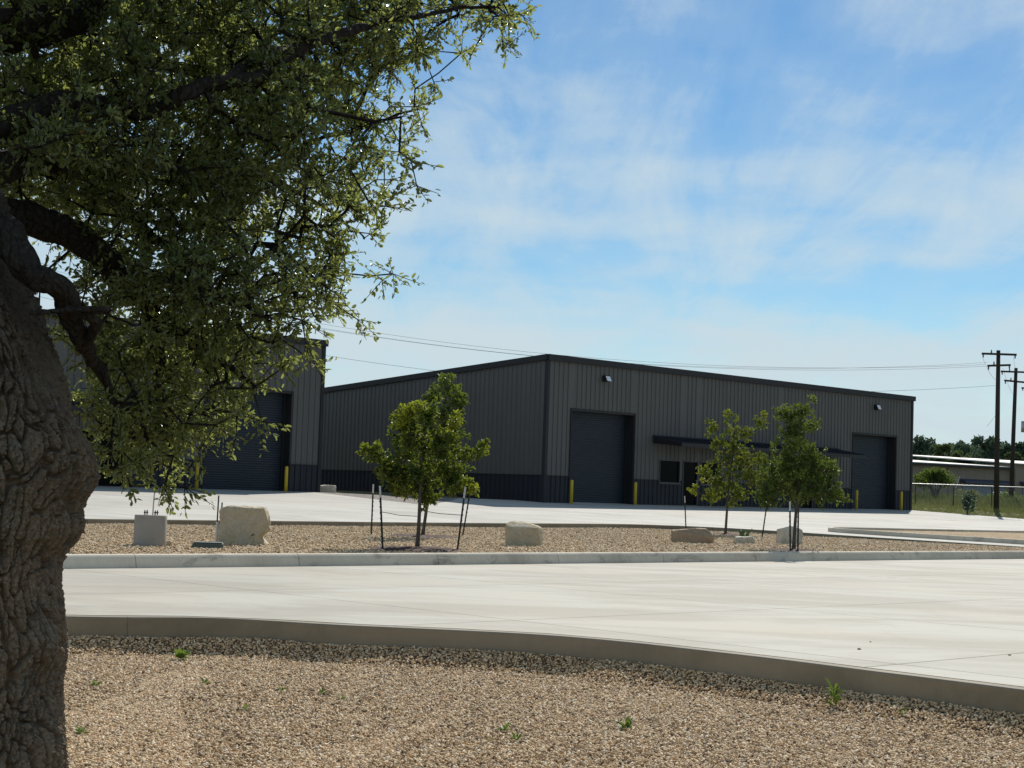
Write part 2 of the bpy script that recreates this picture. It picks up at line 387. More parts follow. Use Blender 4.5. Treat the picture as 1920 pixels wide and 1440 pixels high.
# Catmull-Rom smoothing
def smooth_poly(P, k=10):
    out = []
    for i in range(len(P) - 1):
        p0 = P[max(i-1, 0)]; p1 = P[i]; p2 = P[i+1]; p3 = P[min(i+2, len(P)-1)]
        for j in range(k):
            t_ = j / k
            out.append(.5 * ((2*p1) + (-p0+p2)*t_ + (2*p0-5*p1+4*p2-p3)*t_*t_ + (-p0+3*p1-3*p2+p3)*t_**3))
    out.append(P[-1]); return np.array(out)
CV = smooth_poly(cp, 12)
def arclen(P):
    return np.concatenate([[0], np.cumsum(np.linalg.norm(np.diff(P, axis=0), axis=1))])
def resample(P, step):
    L = arclen(P); n_ = max(2, int(L[-1] / step) + 1); t_ = np.linspace(0, L[-1], n_)
    return np.stack([np.interp(t_, L, P[:, k]) for k in range(P.shape[1])], 1)
CV = resample(CV, .15)
def normals2(P):
    d = np.gradient(P, axis=0); d /= np.linalg.norm(d, axis=1)[:, None]
    return np.stack([-d[:, 1], d[:, 0]], 1)
CN = normals2(CV)          # points to the left of travel = away from the camera (travel goes to +x)

# ------------------------------------------------------------------ slabs helper
def make_slabs(poly, step_s, step_q, zf, m, parent, s_rng, q_rng, off=(0, 0), gap=.006, thick=.11):
    se = [s_rng[0] + off[0] + i * step_s for i in range(int((s_rng[1]-s_rng[0])/step_s) + 2)]
    qe = [q_rng[0] + off[1] + i * step_q for i in range(int((q_rng[1]-q_rng[0])/step_q) + 2)]
    bm = bmesh.new(); f0 = bm.faces.new([bm.verts.new((x, y, 0)) for x, y in poly])
    f0.normal_update(); bmesh.ops.triangulate(bm, faces=[f0])
    for lst, nn in ((se, EX), (qe, NX)):
        for v_ in lst:
            for g in (-gap, gap):
                bmesh.ops.bisect_plane(bm, geom=bm.verts[:] + bm.edges[:] + bm.faces[:], plane_co=nn * (v_ + g), plane_no=nn, dist=1e-5)
    cells = {}
    for f in bm.faces:
        if f.calc_area() < 1e-5: continue
        c = f.calc_center_median(); s_, q_ = to_sq(c.x, c.y)
        i = math.floor((s_ - se[0]) / step_s); j = math.floor((q_ - qe[0]) / step_q)
        if min(abs(s_ - se[0] - i * step_s), abs(s_ - se[0] - (i+1) * step_s), abs(q_ - qe[0] - j * step_q), abs(q_ - qe[0] - (j+1) * step_q)) < gap * .999: continue
        cells.setdefault((i, j), []).append([(round(v_.co.x, 4), round(v_.co.y, 4)) for v_ in f.verts])
    bm.free()
    for fl in cells.values():
        ids = {}; fs = []
        for f in fl:
            idx = []
            for p in f:
                k = ids.setdefault(p, len(ids))
                if not idx or idx[-1] != k: idx.append(k)
            if len(set(idx)) >= 3 and len(set(idx)) == len(idx): fs.append(tuple(idx))
        pts = list(ids.keys()); n_ = len(pts)
        ar = 0
        for f in fs:
            for k in range(len(f)): p, q_ = pts[f[k]], pts[f[(k+1) % len(f)]]; ar += p[0]*q_[1] - q_[0]*p[1]
        if abs(ar) < .04: continue
        if ar < 0: fs = [f[::-1] for f in fs]
        ec = {}
        for f in fs:
            for k in range(len(f)): ec[(f[k], f[(k+1) % len(f)])] = 1
        sk = [(b_, a_, a_ + n_, b_ + n_) for (a_, b_) in ec if (b_, a_) not in ec]
        v3 = [(x, y, zf(x, y)) for x, y in pts]; v3 += [(x, y, z - thick) for x, y, z in v3]
        me = bpy.data.meshes.new('slab'); me.from_pydata(v3, [], fs + sk); me.update()
        link('slab', me, m, parent)

# ------------------------------------------------------------------ near pavement (driveway)
Q1 = 21.5
PZ = .34
edge = [(x, y) for x, y in resample(CV + CN * .155, .9)]
s_far = 95
pv1 = list(edge) + [sq(s_far, -3)[:2], sq(s_far, Q1 - .012), sq(-34, Q1 - .012)]
# keep polygon simple and convex-ish per cell
base1 = MB(); vv = [(x, y, PZ - .06) for x, y in pv1]
me = bpy.data.meshes.new('driveway'); bm = bmesh.new()
f_ = bm.faces.new([bm.verts.new(v_) for v_ in vv]); f_.normal_update(); bmesh.ops.triangulate(bm, faces=[f_]); bm.to_mesh(me); bm.free()
drive = tag(link('driveway', me, M['concrete']), 'broad pale concrete driveway crossing the foreground', kind='structure')
make_slabs(pv1, 4.6, 4.6, lambda x, y: PZ, M['concrete'], drive, (-35, 96), (-20, Q1), off=(1.2, Q1 + 20 - 9 * 4.6), gap=.008)

# near kerb as segments following the curve
kerb_root = tag(empty('kerb', (0, 0, 0)), 'tan concrete kerb edge curving along the near gravel bed', kind='structure')
def kerb_segments(P, Nn, prof, zf, root, seglen, m, gap=.006, name='kerb_segment', jit=0.0):
    L = arclen(P); k0 = 0
    tot = L[-1]; nseg = max(1, int(round(tot / seglen)))
    for k in range(nseg):
        a, b_ = tot * k / nseg + gap, tot * (k + 1) / nseg - gap
        ts = [a] + [l for l in L if a + .02 < l < b_ - .02] + [b_]
        if len(ts) > 90: ts = [a] + ts[1:-1][::2] + [b_]
        rings = []
        for t_ in ts:
            x = np.interp(t_, L, P[:, 0]); y = np.interp(t_, L, P[:, 1])
            nx = np.interp(t_, L, Nn[:, 0]); ny = np.interp(t_, L, Nn[:, 1]); zb = zf(x, y)
            w = .006 * mn.noise(Vector((x * 1.7, y * 1.7, 3.3)))
            rings.append([(x + nx * (u_ + w), y + ny * (u_ + w), zb + h_) for u_, h_ in prof])
        mb = MB(); mb.loft(rings); n_ = len(prof)
        mb.f.append(tuple(range(n_))[::-1]); mb.f.append(tuple((len(rings)-1)*n_ + j for j in range(n_)))
        o = mb.build(name, m, root)
        bmv = bmesh.new(); bmv.from_mesh(o.data); bmesh.ops.recalc_face_normals(bmv, faces=bmv.faces); bmv.to_mesh(o.data); bmv.free()
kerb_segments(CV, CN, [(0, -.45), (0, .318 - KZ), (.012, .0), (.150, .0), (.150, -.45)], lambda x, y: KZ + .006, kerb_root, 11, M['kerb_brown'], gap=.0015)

# near gravel bed
offs = [.0, .05, .1, .15, .2, .25, .3, .4, .6, .9, 1.3, 1.8, 2.5, 3.2, 3.9, 4.5, 5.1, 5.7, 6.2, 6.7, 7.2, 7.7, 8.4, 10, 13]
cvr = resample(CV, .2); cnr = normals2(cvr)
V = []
for k in range(len(cvr)):
    for d in offs:
        x = cvr[k, 0] - (cnr[k, 0] if d < 3 else cnr[k, 0] * .6) * d * 1.0; y = cvr[k, 1] - cnr[k, 1] * d
        w = mn.noise(Vector((x * 1.1, y * 1.1, 0)))
        w2 = mn.noise(Vector((x * 4, y * 4, 7)))
        z = .16 * max(0, 1 - d / (.40 + .14 * w)) ** .95 + .012 * w2 + .012 * w + (-.02 if d == 0 else 0)
        V.append((x, y, z))
no = len(offs)
Fs = [(i*no+j, i*no+j+1, (i+1)*no+j+1, (i+1)*no+j) for i in range(len(cvr)-1) for j in range(no-1)]
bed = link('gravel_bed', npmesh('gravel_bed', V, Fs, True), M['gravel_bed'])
tag(bed, 'tan gravel bed at the foot of the big oak', kind='structure')
# visible part of the bed carries real pebbles
keep = []
Va = np.array(V)
fx = lambda p: abs(p[0]) < .31 * p[1] + 1.3 and 8.3 < p[1] < 18
Fv = [f for f in Fs if all(fx(Va[i]) for i in f)]
em = npmesh('pebbles', Va, Fv)
em.validate()
emo = link('loose_gravel', em, M['pebble']); tag(emo, 'loose tan and brown pebbles covering the near gravel bed', kind='stuff')
pc = bpy.data.collections.new('pebble_kinds')
for k in range(7):
    bm = bmesh.new(); bmesh.ops.create_icosphere(bm, subdivisions=1, radius=1)
    sx_, sy_, sz_ = random.uniform(.75, 1.35), random.uniform(.55, .85), random.uniform(.42, .62)
    for v_ in bm.verts:
        j = 1 + random.uniform(-.17, .17); v_.co = Vector((v_.co.x * sx_, v_.co.y * sy_, v_.co.z * sz_)) * j
    me = bpy.data.meshes.new('pebble'); bm.to_mesh(me); bm.free(); me.materials.append(M['pebble'])
    po = bpy.data.objects.new('pebble', me); pc.objects.link(po)
def scatter_gn(obj, density, smin, smax, seed, tilt=.55):
    ng = bpy.data.node_groups.new('scatter', 'GeometryNodeTree')
    ng.interface.new_socket('Geometry', in_out='INPUT', socket_type='NodeSocketGeometry')
    ng.interface.new_socket('Geometry', in_out='OUTPUT', socket_type='NodeSocketGeometry')
    gi = N(ng, 'NodeGroupInput'); go = N(ng, 'NodeGroupOutput')
    ds = N(ng, 'GeometryNodeDistributePointsOnFaces'); ds.inputs['Density'].default_value = density; ds.inputs['Seed'].default_value = seed
    ci = N(ng, 'GeometryNodeCollectionInfo'); ci.inputs['Collection'].default_value = pc; ci.inputs['Separate Children'].default_value = True
    ip = N(ng, 'GeometryNodeInstanceOnPoints'); ip.inputs['Pick Instance'].default_value = True
    rv = N(ng, 'FunctionNodeRandomValue', data_type='FLOAT_VECTOR'); rv.inputs[0].default_value = (-tilt, -tilt, 0); rv.inputs[1].default_value = (tilt, tilt, 6.28)
    rs = N(ng, 'FunctionNodeRandomValue', data_type='FLOAT'); rs.inputs[2].default_value = smin; rs.inputs[3].default_value = smax
    rz = N(ng, 'FunctionNodeRandomValue', data_type='FLOAT_VECTOR'); rz.inputs[0].default_value = (0, 0, -.002); rz.inputs[1].default_value = (0, 0, .016)
    sp = N(ng, 'GeometryNodeSetPosition')
    L = ng.links.new
    L(gi.outputs[0], ds.inputs[0]); L(ds.outputs[0], sp.inputs[0]); L(rz.outputs[0], sp.inputs['Offset'])
    L(sp.outputs[0], ip.inputs['Points']); L(ci.outputs[0], ip.inputs['Instance'])
    L(rv.outputs[0], ip.inputs['Rotation']); L(rs.outputs[1], ip.inputs['Scale']); L(ip.outputs[0], go.inputs[0])
    md = obj.modifiers.new('scatter', 'NODES'); md.node_group = ng
scatter_gn(emo, 3300, .006, .018, 3, .75)

# ------------------------------------------------------------------ island: kerb, gravel
def line_sq(s0, s1, q, step=.5):
    P = np.array([sq(s0 + (s1 - s0) * k / int((s1 - s0) / step), q) for k in range(int((s1 - s0) / step) + 1)]); return P
K1 = line_sq(-32, 92, Q1); K1N = np.tile([NX.x, NX.y], (len(K1), 1))
ik = tag(empty('kerb', (0, 0, 0)), 'pale rounded concrete kerb between the driveway and the planted gravel island', kind='structure')
kerb_segments(K1, K1N, [(0, -.3), (.0, .0), (.026, .125), (.040, .163), (.060, .188), (.088, .201), (.125, .203), (.145, .195), (.152, .17), (.152, -.3)], lambda x, y: PZ, ik, 3.05, M['kerb'])

# pavement 2 edge (in s,q)
EP = smooth_poly(np.array([(-34., 36.6), (-10, 36.6), (10, 36.7), (22, 36.9), (30, 37.3), (37, 37.7), (41, 38.0), (44, 37.6), (45.6, 36.0), (46.0, 33.0), (45.9, 29.0), (45.6, 24.0)]), 8)
EPw = resample(np.array([sq(a, b_) for a, b_ in EP]), .4)
EPN = normals2(EPw)     # left of travel = +q side first
k2 = tag(empty('kerb', (0, 0, 0)), 'shaded brown concrete edge along the far side of the planted gravel island', kind='structure')
def zp2(x, y): s, q = to_sq(x, y); return z2(s, q)
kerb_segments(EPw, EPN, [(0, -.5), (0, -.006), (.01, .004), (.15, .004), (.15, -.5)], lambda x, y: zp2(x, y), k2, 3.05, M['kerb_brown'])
# island gravel (between kerb1 and edge)
V = []; nI = 15
SS = np.concatenate([np.linspace(-33, 92, 260)])
es = EP[:, 0]; eq = EP[:, 1]
def q_edge(s):
    m_ = es < 44.0
    if s <= 43.9: return float(np.interp(s, es[m_], eq[m_]))
    return 37.8
def gisl(x, y):
    s, q = to_sq(x, y)
    return .475 + .03 * mn.noise(Vector((x * .35, y * .35, 0))) + .012 * mn.noise(Vector((x * 1.5, y * 1.5, 4)))
for s_ in SS:
    q1 = q_edge(s_) + .05
    if s_ > 45.5: q1 = 23.5
    for j in range(nI):
        q_ = Q1 + .10 + (q1 - Q1 - .10) * j / (nI - 1); x, y = sq(s_, q_); V.append((x, y, gisl(x, y)))
Fs = [(i*nI+j, (i+1)*nI+j, (i+1)*nI+j+1, i*nI+j+1) for i in range(len(SS)-1) for j in range(nI-1)]
isl = tag(link('gravel_island', npmesh('gravel_island', V, Fs, True), M['gravel_far']), 'long tan gravel island with boulders and young trees', kind='structure')
stg = None

# loose stones on top of the island
keep = [f for f in Fs if 21 < V[f[0]][1] < 64 and abs(V[f[0]][0]) < .33 * V[f[0]][1] + 1]
im = npmesh('island_stones', V, keep); imo = link('loose_stones', im, M['pebble']); tag(imo, 'scattered tan stones lying on the long gravel island', kind='stuff')
scatter_gn(imo, 130, .012, .030, 9)
# pavement 2 slabs
p2 = [(a, b_) for a, b_ in (EPw + EPN * .152)[::3]]
p2 = [tuple(k) for k in p2] + [sq(46.0, 22.0), sq(83.2, 22.0), sq(83.2, 60), sq(53.2, 60), sq(53, 53.6), sq(50.0, 54.2), sq(47, 51.5), sq(42.4, 47.8), sq(43.9, 57), sq(-34, 57.6)]
me = bpy.data.meshes.new('forecourt'); bm = bmesh.new()
f_ = bm.faces.new([bm.verts.new((x, y, 0)) for x, y in p2]); f_.normal_update(); bmesh.ops.triangulate(bm, faces=[f_])
for q_ in (30, 37.5, 45, 52):
    bmesh.ops.bisect_plane(bm, geom=bm.verts[:] + bm.edges[:] + bm.faces[:], plane_co=(*sq(0, q_), 0), plane_no=NX)
for s_ in (40,):
    bmesh.ops.bisect_plane(bm, geom=bm.verts[:] + bm.edges[:] + bm.faces[:], plane_co=(*sq(s_, 0), 0), plane_no=EX)
for v_ in bm.verts: v_.co.z = zp2(v_.co.x, v_.co.y) - .07
bm.to_mesh(me); bm.free()
fore = tag(link('forecourt', me, M['concrete_far']), 'pale concrete forecourt in front of the two warehouses', kind='structure')
make_slabs(p2, 6.0, 5.0, zp2, M['concrete_far'], fore, (-40, 84), (20, 60), off=(4, 2.5), gap=.012)

# gravel strip between the two buildings
gp = [(43.88, 57.0), (42.42, 47.82), (47.0, 51.52), (50.0, 54.22), (53.0, 53.62), (53.0, 90), (44.3, 90)]
gpw = [sq(*p) for p in gp]
me = bpy.data.meshes.new('gravel_strip'); bm = bmesh.new()
f_ = bm.faces.new([bm.verts.new((x, y, min(zp2(x, y), 1.34) - .01)) for x, y in gpw]); f_.normal_update(); bmesh.ops.triangulate(bm, faces=[f_]); bm.normal_update(); bm.to_mesh(me); bm.free()
tag(link('gravel_strip', me, M['gravel_grey']), 'shaded gravel strip between the two warehouses', kind='structure')

# second island at right: tip near (48.5, 33)
tip = np.array([(47.6, 19.0), (47.9, 24.0), (48.2, 28.5), (48.35, 32.0), (48.7, 33.6), (50.2, 34.2), (54, 33.6), (60, 32.8), (70, 31.8), (82, 30.6)])
TI = smooth_poly(tip, 8); TIw = resample(np.array([sq(a, b_) for a, b_ in TI]), .4); TIN = -normals2(TIw)   # into the island (right of travel)
k3 = tag(empty('kerb', (0, 0, 0)), 'grey concrete kerb rounding the tip of the right hand gravel island', kind='structure')
kerb_segments(TIw, TIN, [(0, -.3), (.0, .12), (.02, .145), (.04, .15), (.13, .15), (.15, .14), (.15, -.3)], lambda x, y: zp2(x, y), k3, 3.05, M['kerb'])
isl2 = [tuple(p) for p in (TIw + TIN * .12)[::3]] + [sq(82, 19)]
me = bpy.data.meshes.new('gravel_island'); bm = bmesh.new()
f_ = bm.faces.new([bm.verts.new((x, y, zp2(x, y) + .07)) for x, y in isl2]); f_.normal_update(); bmesh.ops.triangulate(bm, faces=[f_]); bm.normal_update()
bm.to_mesh(me); bm.free()
tag(link('gravel_island', me, M['gravel_far']), 'smaller tan gravel island inside the right hand kerb', kind='structure')

# ------------------------------------------------------------------ warehouses
PW = .9144; RIB = .3048
def rib_profile(x0, x1, rh=.038):
    """ribbed sheet profile between x0 and x1 -> list of (x, y) where -y is outwards"""
    pts = [(x0, 0.0)]
    k = math.ceil((x0 + .05) / RIB - .5)
    while (k + .5) * RIB < x1 - .05:
        c = (k + .5) * RIB
        pts += [(c - .034, 0.0), (c - .018, -rh), (c + .018, -rh), (c + .034, 0.0)]; k += 1
    pts.append((x1, 0.0)); return pts
def panel(name, x0, x1, z0, z1f, m, parent, holes=(), y=0.0, frame=None):
    """vertical ribbed panel; z1f gives the top height at x; holes are (xa,xb,za,zb)"""
    cuts = sorted(set([x0, x1] + [v_ for h in holes for v_ in (h[0], h[1]) if x0 < v_ < x1]))
    mb = MB()
    for a, b_ in zip(cuts[:-1], cuts[1:]):
        mid = (a + b_) / 2; spans = [(z0, None)]
        for h in holes:
            if h[0] < mid < h[1]:
                new = []
                for lo, hi in spans:
                    top = 1e9 if hi is None else hi
                    if h[3] <= lo or h[2] >= top: new.append((lo, hi)); continue
                    if h[2] > lo + .01: new.append((lo, h[2]))
                    if hi is None or h[3] < hi - .01: new.append((h[3], hi))
                spans = new
        pr = rib_profile(a, b_)
        for lo, hi in spans:
            tops = [(z1f(px) if hi is None else hi) for px, _ in pr]
            if tops[0] - lo < .03: continue
            mb.loft([[(px, py + y, lo) for px, py in pr], [(px, py + y, tz) for (px, py), tz in zip(pr, tops)]])
    if not mb.v: return None
    if frame: mb.v = [tuple(frame(Vector(v_))) for v_ in mb.v]
    return mb.build(name, m, parent)
H = 6.70; WD = 30.1; DEP = 26.0; SL = .075; WT = 1.28
D1, D2 = (1.66, 5.93), (WD - 5.93, WD - 1.66); DH = 4.27
openings = [(7.86, 9.42, 1.13, 2.27), (9.62, 10.80, -.05, 2.27), (10.98, 12.58, 1.13, 2.27)]
openings += [(WD - b_, WD - a, c, d) for a, b_, c, d in openings[::-1]]
def warehouse(loc, label, lights=(3.8, 26.3)):
    root = empty('warehouse', loc, TH); tag(root, label, 'warehouse', 'dark metal warehouses')
    holes = [(D1[0], D1[1], -.05, DH), (D2[0], D2[1], -.05, DH)] + openings
    n_ = 33; 
    for k in range(n_):
        a = k * PW + .001; b_ = min((k + 1) * PW - .001, WD - .02)
        yy = .004 * (k % 2)
        panel('wall_panel', a, b_, WT, lambda x: H - .24, M['siding'], root, holes, y=yy)
        panel('wainscot_panel', a, b_, 0.0, lambda x: WT - .03, M['wainscot'], root, holes, y=yy)
    # left side wall: local frame turned so that x runs to the back
    fr = lambda v_: Vector((v_.y, v_.x, v_.z))
    ns = int(DEP / PW)
    for k in range(ns + 1):
        a = k * PW + .001; b_ = min((k + 1) * PW - .001, DEP)
        if b_ - a < .1: continue
        panel('wall_panel', a, b_, WT, lambda x: H - .24 - SL * x, M['siding'], root, frame=lambda v_: Vector((v_.y, v_.x + .0, v_.z)))
        panel('wainscot_panel', a, b_, 0.0, lambda x: WT - .03, M['wainscot'], root, frame=lambda v_: Vector((v_.y, v_.x + .0, v_.z)))
    # right side and back walls, one ribbed sheet each
    panel('side_wall', .0, DEP, 0.0, lambda x: H - .24 - SL * x, M['siding'], root, frame=lambda v_: Vector((WD - v_.y, v_.x, v_.z)))
    panel('back_wall', .0, WD, 0.0, lambda x: H - .24 - SL * DEP, M['siding'], root, frame=lambda v_: Vector((v_.x, DEP - v_.y, v_.z)))
    # wainscot flashing
    fl = MB()
    segs = [(0, D1[0]), (D1[1], openings[0][0]), (openings[2][1], openings[3][0]), (openings[5][1], D2[0]), (D2[1], WD)]
    for a, b_ in segs: MB().box(a + .01, b_ - .01, -.06, .02, WT - .03, WT).build('flashing', M['trim'], root)
    MB().box(-.06, .02, .02, DEP, WT - .03, WT).build('flashing', M['trim'], root)
    # corner trims
    for cx_, cy_ in ((0, 0), (WD, 0), (0, DEP), (WD, DEP)):
        c = MB(); sx_ = 1 if cx_ == 0 else -1; sy_ = 1 if cy_ == 0 else -1; hh = H - .24 - SL * cy_ - .01
        a0, a1 = sorted((cx_ - sx_ * .055, cx_ + sx_ * .11)); b0, b1 = sorted((cy_ - sy_ * .055, cy_ + sy_ * .13))
        c.box(a0, a1, b0, b1, -.02, hh); c.build('corner_trim', M['trim'], root)
    # roof sheet with fascia / rake trims
    rf = MB()
    rf.hexa([(-.06, -.06, H - .10), (WD + .06, -.06, H - .10), (WD + .06, DEP + .06, H - .10 - SL * DEP), (-.06, DEP + .06, H - .10 - SL * DEP)],
            [(-.06, -.06, H - .04), (WD + .06, -.06, H - .04), (WD + .06, DEP + .06, H - .04 - SL * DEP), (-.06, DEP + .06, H - .04 - SL * DEP)])
    roof = rf.build('roof', M['siding'], root)
    MB().box(-.09, WD + .09, -.17, -.062, H - .27, H).build('fascia', M['trim'], root)
    for xa, xb in ((-.15, -.062), (WD + .062, WD + .15)):
        MB().hexa([(xa, -.06, H - .25), (xb, -.06, H - .25), (xb, DEP + .1, H - .25 - SL * DEP), (xa, DEP + .1, H - .25 - SL * DEP)],
                  [(xa, -.06, H), (xb, -.06, H), (xb, DEP + .1, H - SL * DEP), (xa, DEP + .1, H - SL * DEP)]).build('rake_trim', M['trim'], root)
    g = MB().box(-.09, WD + .09, DEP + .1, DEP + .22, H - .28 - SL * DEP, H - .1 - SL * DEP).build('gutter', M['trim'], root)
    # foundation
    MB().box(.02, WD - .02, .012, DEP - .02, -.6, -.02).build('foundation', M['footing'], root)
    # roll-up doors
    for a, b_ in (D1, D2):
        d = MB()     # corrugated curtain
        prof = []; z = 0.03; k = 0
        while z < DH + .1:
            prof += [(z, .505), (z + .02, .470), (z + .06, .470), (z + .08, .505)]; z += .10
        d.loft([[(a, yy, zz_) for zz_, yy in prof], [(b_, yy, zz_) for zz_, yy in prof]])
        dr = d.build('rollup_door', M['curtain'], root)
        MB().box(a + .02, b_ - .02, .44, .475, .0, .09).build('bottom_bar', M['galv'], dr)
        j = MB()
        j.box(a - .05, a - .002, -.02, .53, 0, DH + .02); j.box(b_ + .002, b_ + .05, -.02, .53, 0, DH + .02); j.box(a - .05, b_ + .05, -.018, .53, DH + .022, DH + .09)
        j.build('door_frame', M['dark'], root)
        for xx in (a + .003, b_ - .083): MB().box(xx, xx + .08, .40, .46, 0, DH).build('guide_rail', M['dark'], root)
        tr = MB()
        tr.box(a - .09, a - .052, -.045, -.0, 0, DH + .1); tr.box(b_ + .052, b_ + .09, -.045, .0, 0, DH + .1); tr.box(a - .05, b_ + .05, -.045, -.02, DH + .03, DH + .1)
        tr.build('door_trim', M['trim'], root)
        MB().box(a + .05, b_ - .05, .0, .44, -.1, .03).build('threshold', M['footing'], root)
    # windows and glazed doors
    for i, (a, b_, c, d) in enumerate(openings):
        is_door = c < 0
        c0 = max(c, 0.0)
        fw = .055; f = MB()
        f.box(a, a + fw, -.03, .12, c0, d); f.box(b_ - fw, b_, -.03, .12, c0, d)
        f.box(a + fw, b_ - fw, -.028, .12, d - fw, d); f.box(a + fw, b_ - fw, -.028, .12, c0, c0 + (.12 if is_door else fw))
        fo = f.build('entrance_door' if is_door else 'window', M['frame'], root)
        MB().box(a + fw, b_ - fw, .05, .065, c0 + (.12 if is_door else fw), d - fw).build('pane', M['glass'], fo)
        if is_door: MB().tube([(b_ - .14, -.07, .95), (b_ - .14, -.07, 1.35)], .014).box(b_ - .15, b_ - .13, -.07, .05, .97, .99).box(b_ - .15, b_ - .13, -.07, .05, 1.31, 1.33).build('handle', M['galv'], fo)
        else: MB().box(a - .03, b_ + .03, -.07, -.031, c0 - .04, c0).build('sill', M['frame'], fo)
    # interior dark lining so that glass sees a room, not the sky
    MB().box(7.2, 22.9, .6, 5.5, 0, 2.9).build('office_interior', M['dark'], root)
    # canopy
    ca, cb, proj = 7.32, 22.72, 1.85
    can = MB(); pr = rib_profile(ca, cb)
    can.loft([[(x, -.05, 3.34 + (-y)) for x, y in pr], [(x, -proj, 3.06 + (-y)) for x, y in pr]])
    cano = can.build('canopy', M['wainscot'], root)
    MB().box(ca, cb, -proj + .02, -proj + .05, 2.88, 3.045).build('canopy_fascia', M['trim'], cano)
    for xx in (ca, cb - .04):
        MB().hexa([(xx, -proj + .052, 2.88), (xx + .04, -proj + .052, 2.88), (xx + .04, -.04, 3.02), (xx, -.04, 3.02)],
                  [(xx, -proj + .052, 3.05), (xx + .04, -proj + .052, 3.05), (xx + .04, -.04, 3.33), (xx, -.04, 3.33)]).build('end_panel', M['trim'], cano)
    MB().box(ca, cb, -.10, -.045, 3.33, 3.42).build('wall_flashing', M['wainscot'], cano)
    # lights
    for x in lights:
        hb = MB().hexa([(x - .17, -.30, 5.72), (x + .17, -.30, 5.72), (x + .17, -.04, 5.72), (x - .17, -.04, 5.72)],
                       [(x - .17, -.16, 6.0), (x + .17, -.16, 6.0), (x + .17, -.04, 6.0), (x - .17, -.04, 6.0)])
        ho = hb.build('wall_light', M['trim'], root)
        MB().hexa([(x - .13, -.315, 5.74), (x + .15, -.315, 5.74), (x + .15, -.30, 5.74), (x - .13, -.30, 5.74)],
                  [(x - .13, -.192, 5.97), (x + .15, -.192, 5.97), (x + .15, -.175, 5.97), (x - .13, -.175, 5.97)]).build('lens', M['lens'], ho)
    return root
c0 = at(1019, 940, 74.0)
MC = Vector((c0.x, 74.0, 1.10))
warehouse(MC, 'dark grey ribbed metal warehouse behind the young trees, in full view from corner to corner')
lc = at(597, 925, 71.6); LC = Vector((lc.x, 71.6, 1.17)) - EX * WD
warehouse(LC, 'dark grey ribbed metal warehouse mostly hidden behind the big oak at left')

# bollards
def bollard(px, loc_s, loc_origin, label):
    p = loc_origin + EX * loc_s - NX * 1.0
    z = zp2(p.x, p.y)
    root = empty('bollard', (p.x, p.y, z)); tag(root, label, 'bollard', 'yellow steel bollards beside the roll-up doors')
    MB().tube([(0, 0, -.1), (0, 0, 1.02), (0, 0, 1.06), (0, 0, 1.085), (0, 0, 1.095)], [.072, .072, .066, .04, .01], 16).build('post', M['yellow'], root, True)
    MB().tube([(0, 0, -.02), (0, 0, .025)], .13, 16).build('collar', M['footing'], root)
for s_, o_, l_ in ((.75, MC, 'yellow bollard at the left jamb of the middle warehouse door, by the dark corner'), (5.05, MC, 'yellow bollard on the right of the large door nearest the building corner'),
                   (WD - 6.95, MC, 'yellow bollard left of the far right roll-up door'), (WD - 2.55, MC, 'yellow bollard at the far right end of the right warehouse'),
                   (WD - 6.9, LC, 'yellow bollard just under the oak leaves, left of the left warehouse door'), (WD - 2.5, LC, 'yellow bollard on the right of the left warehouse door near the boulder')):
    bollard(0, s_, o_, l_)

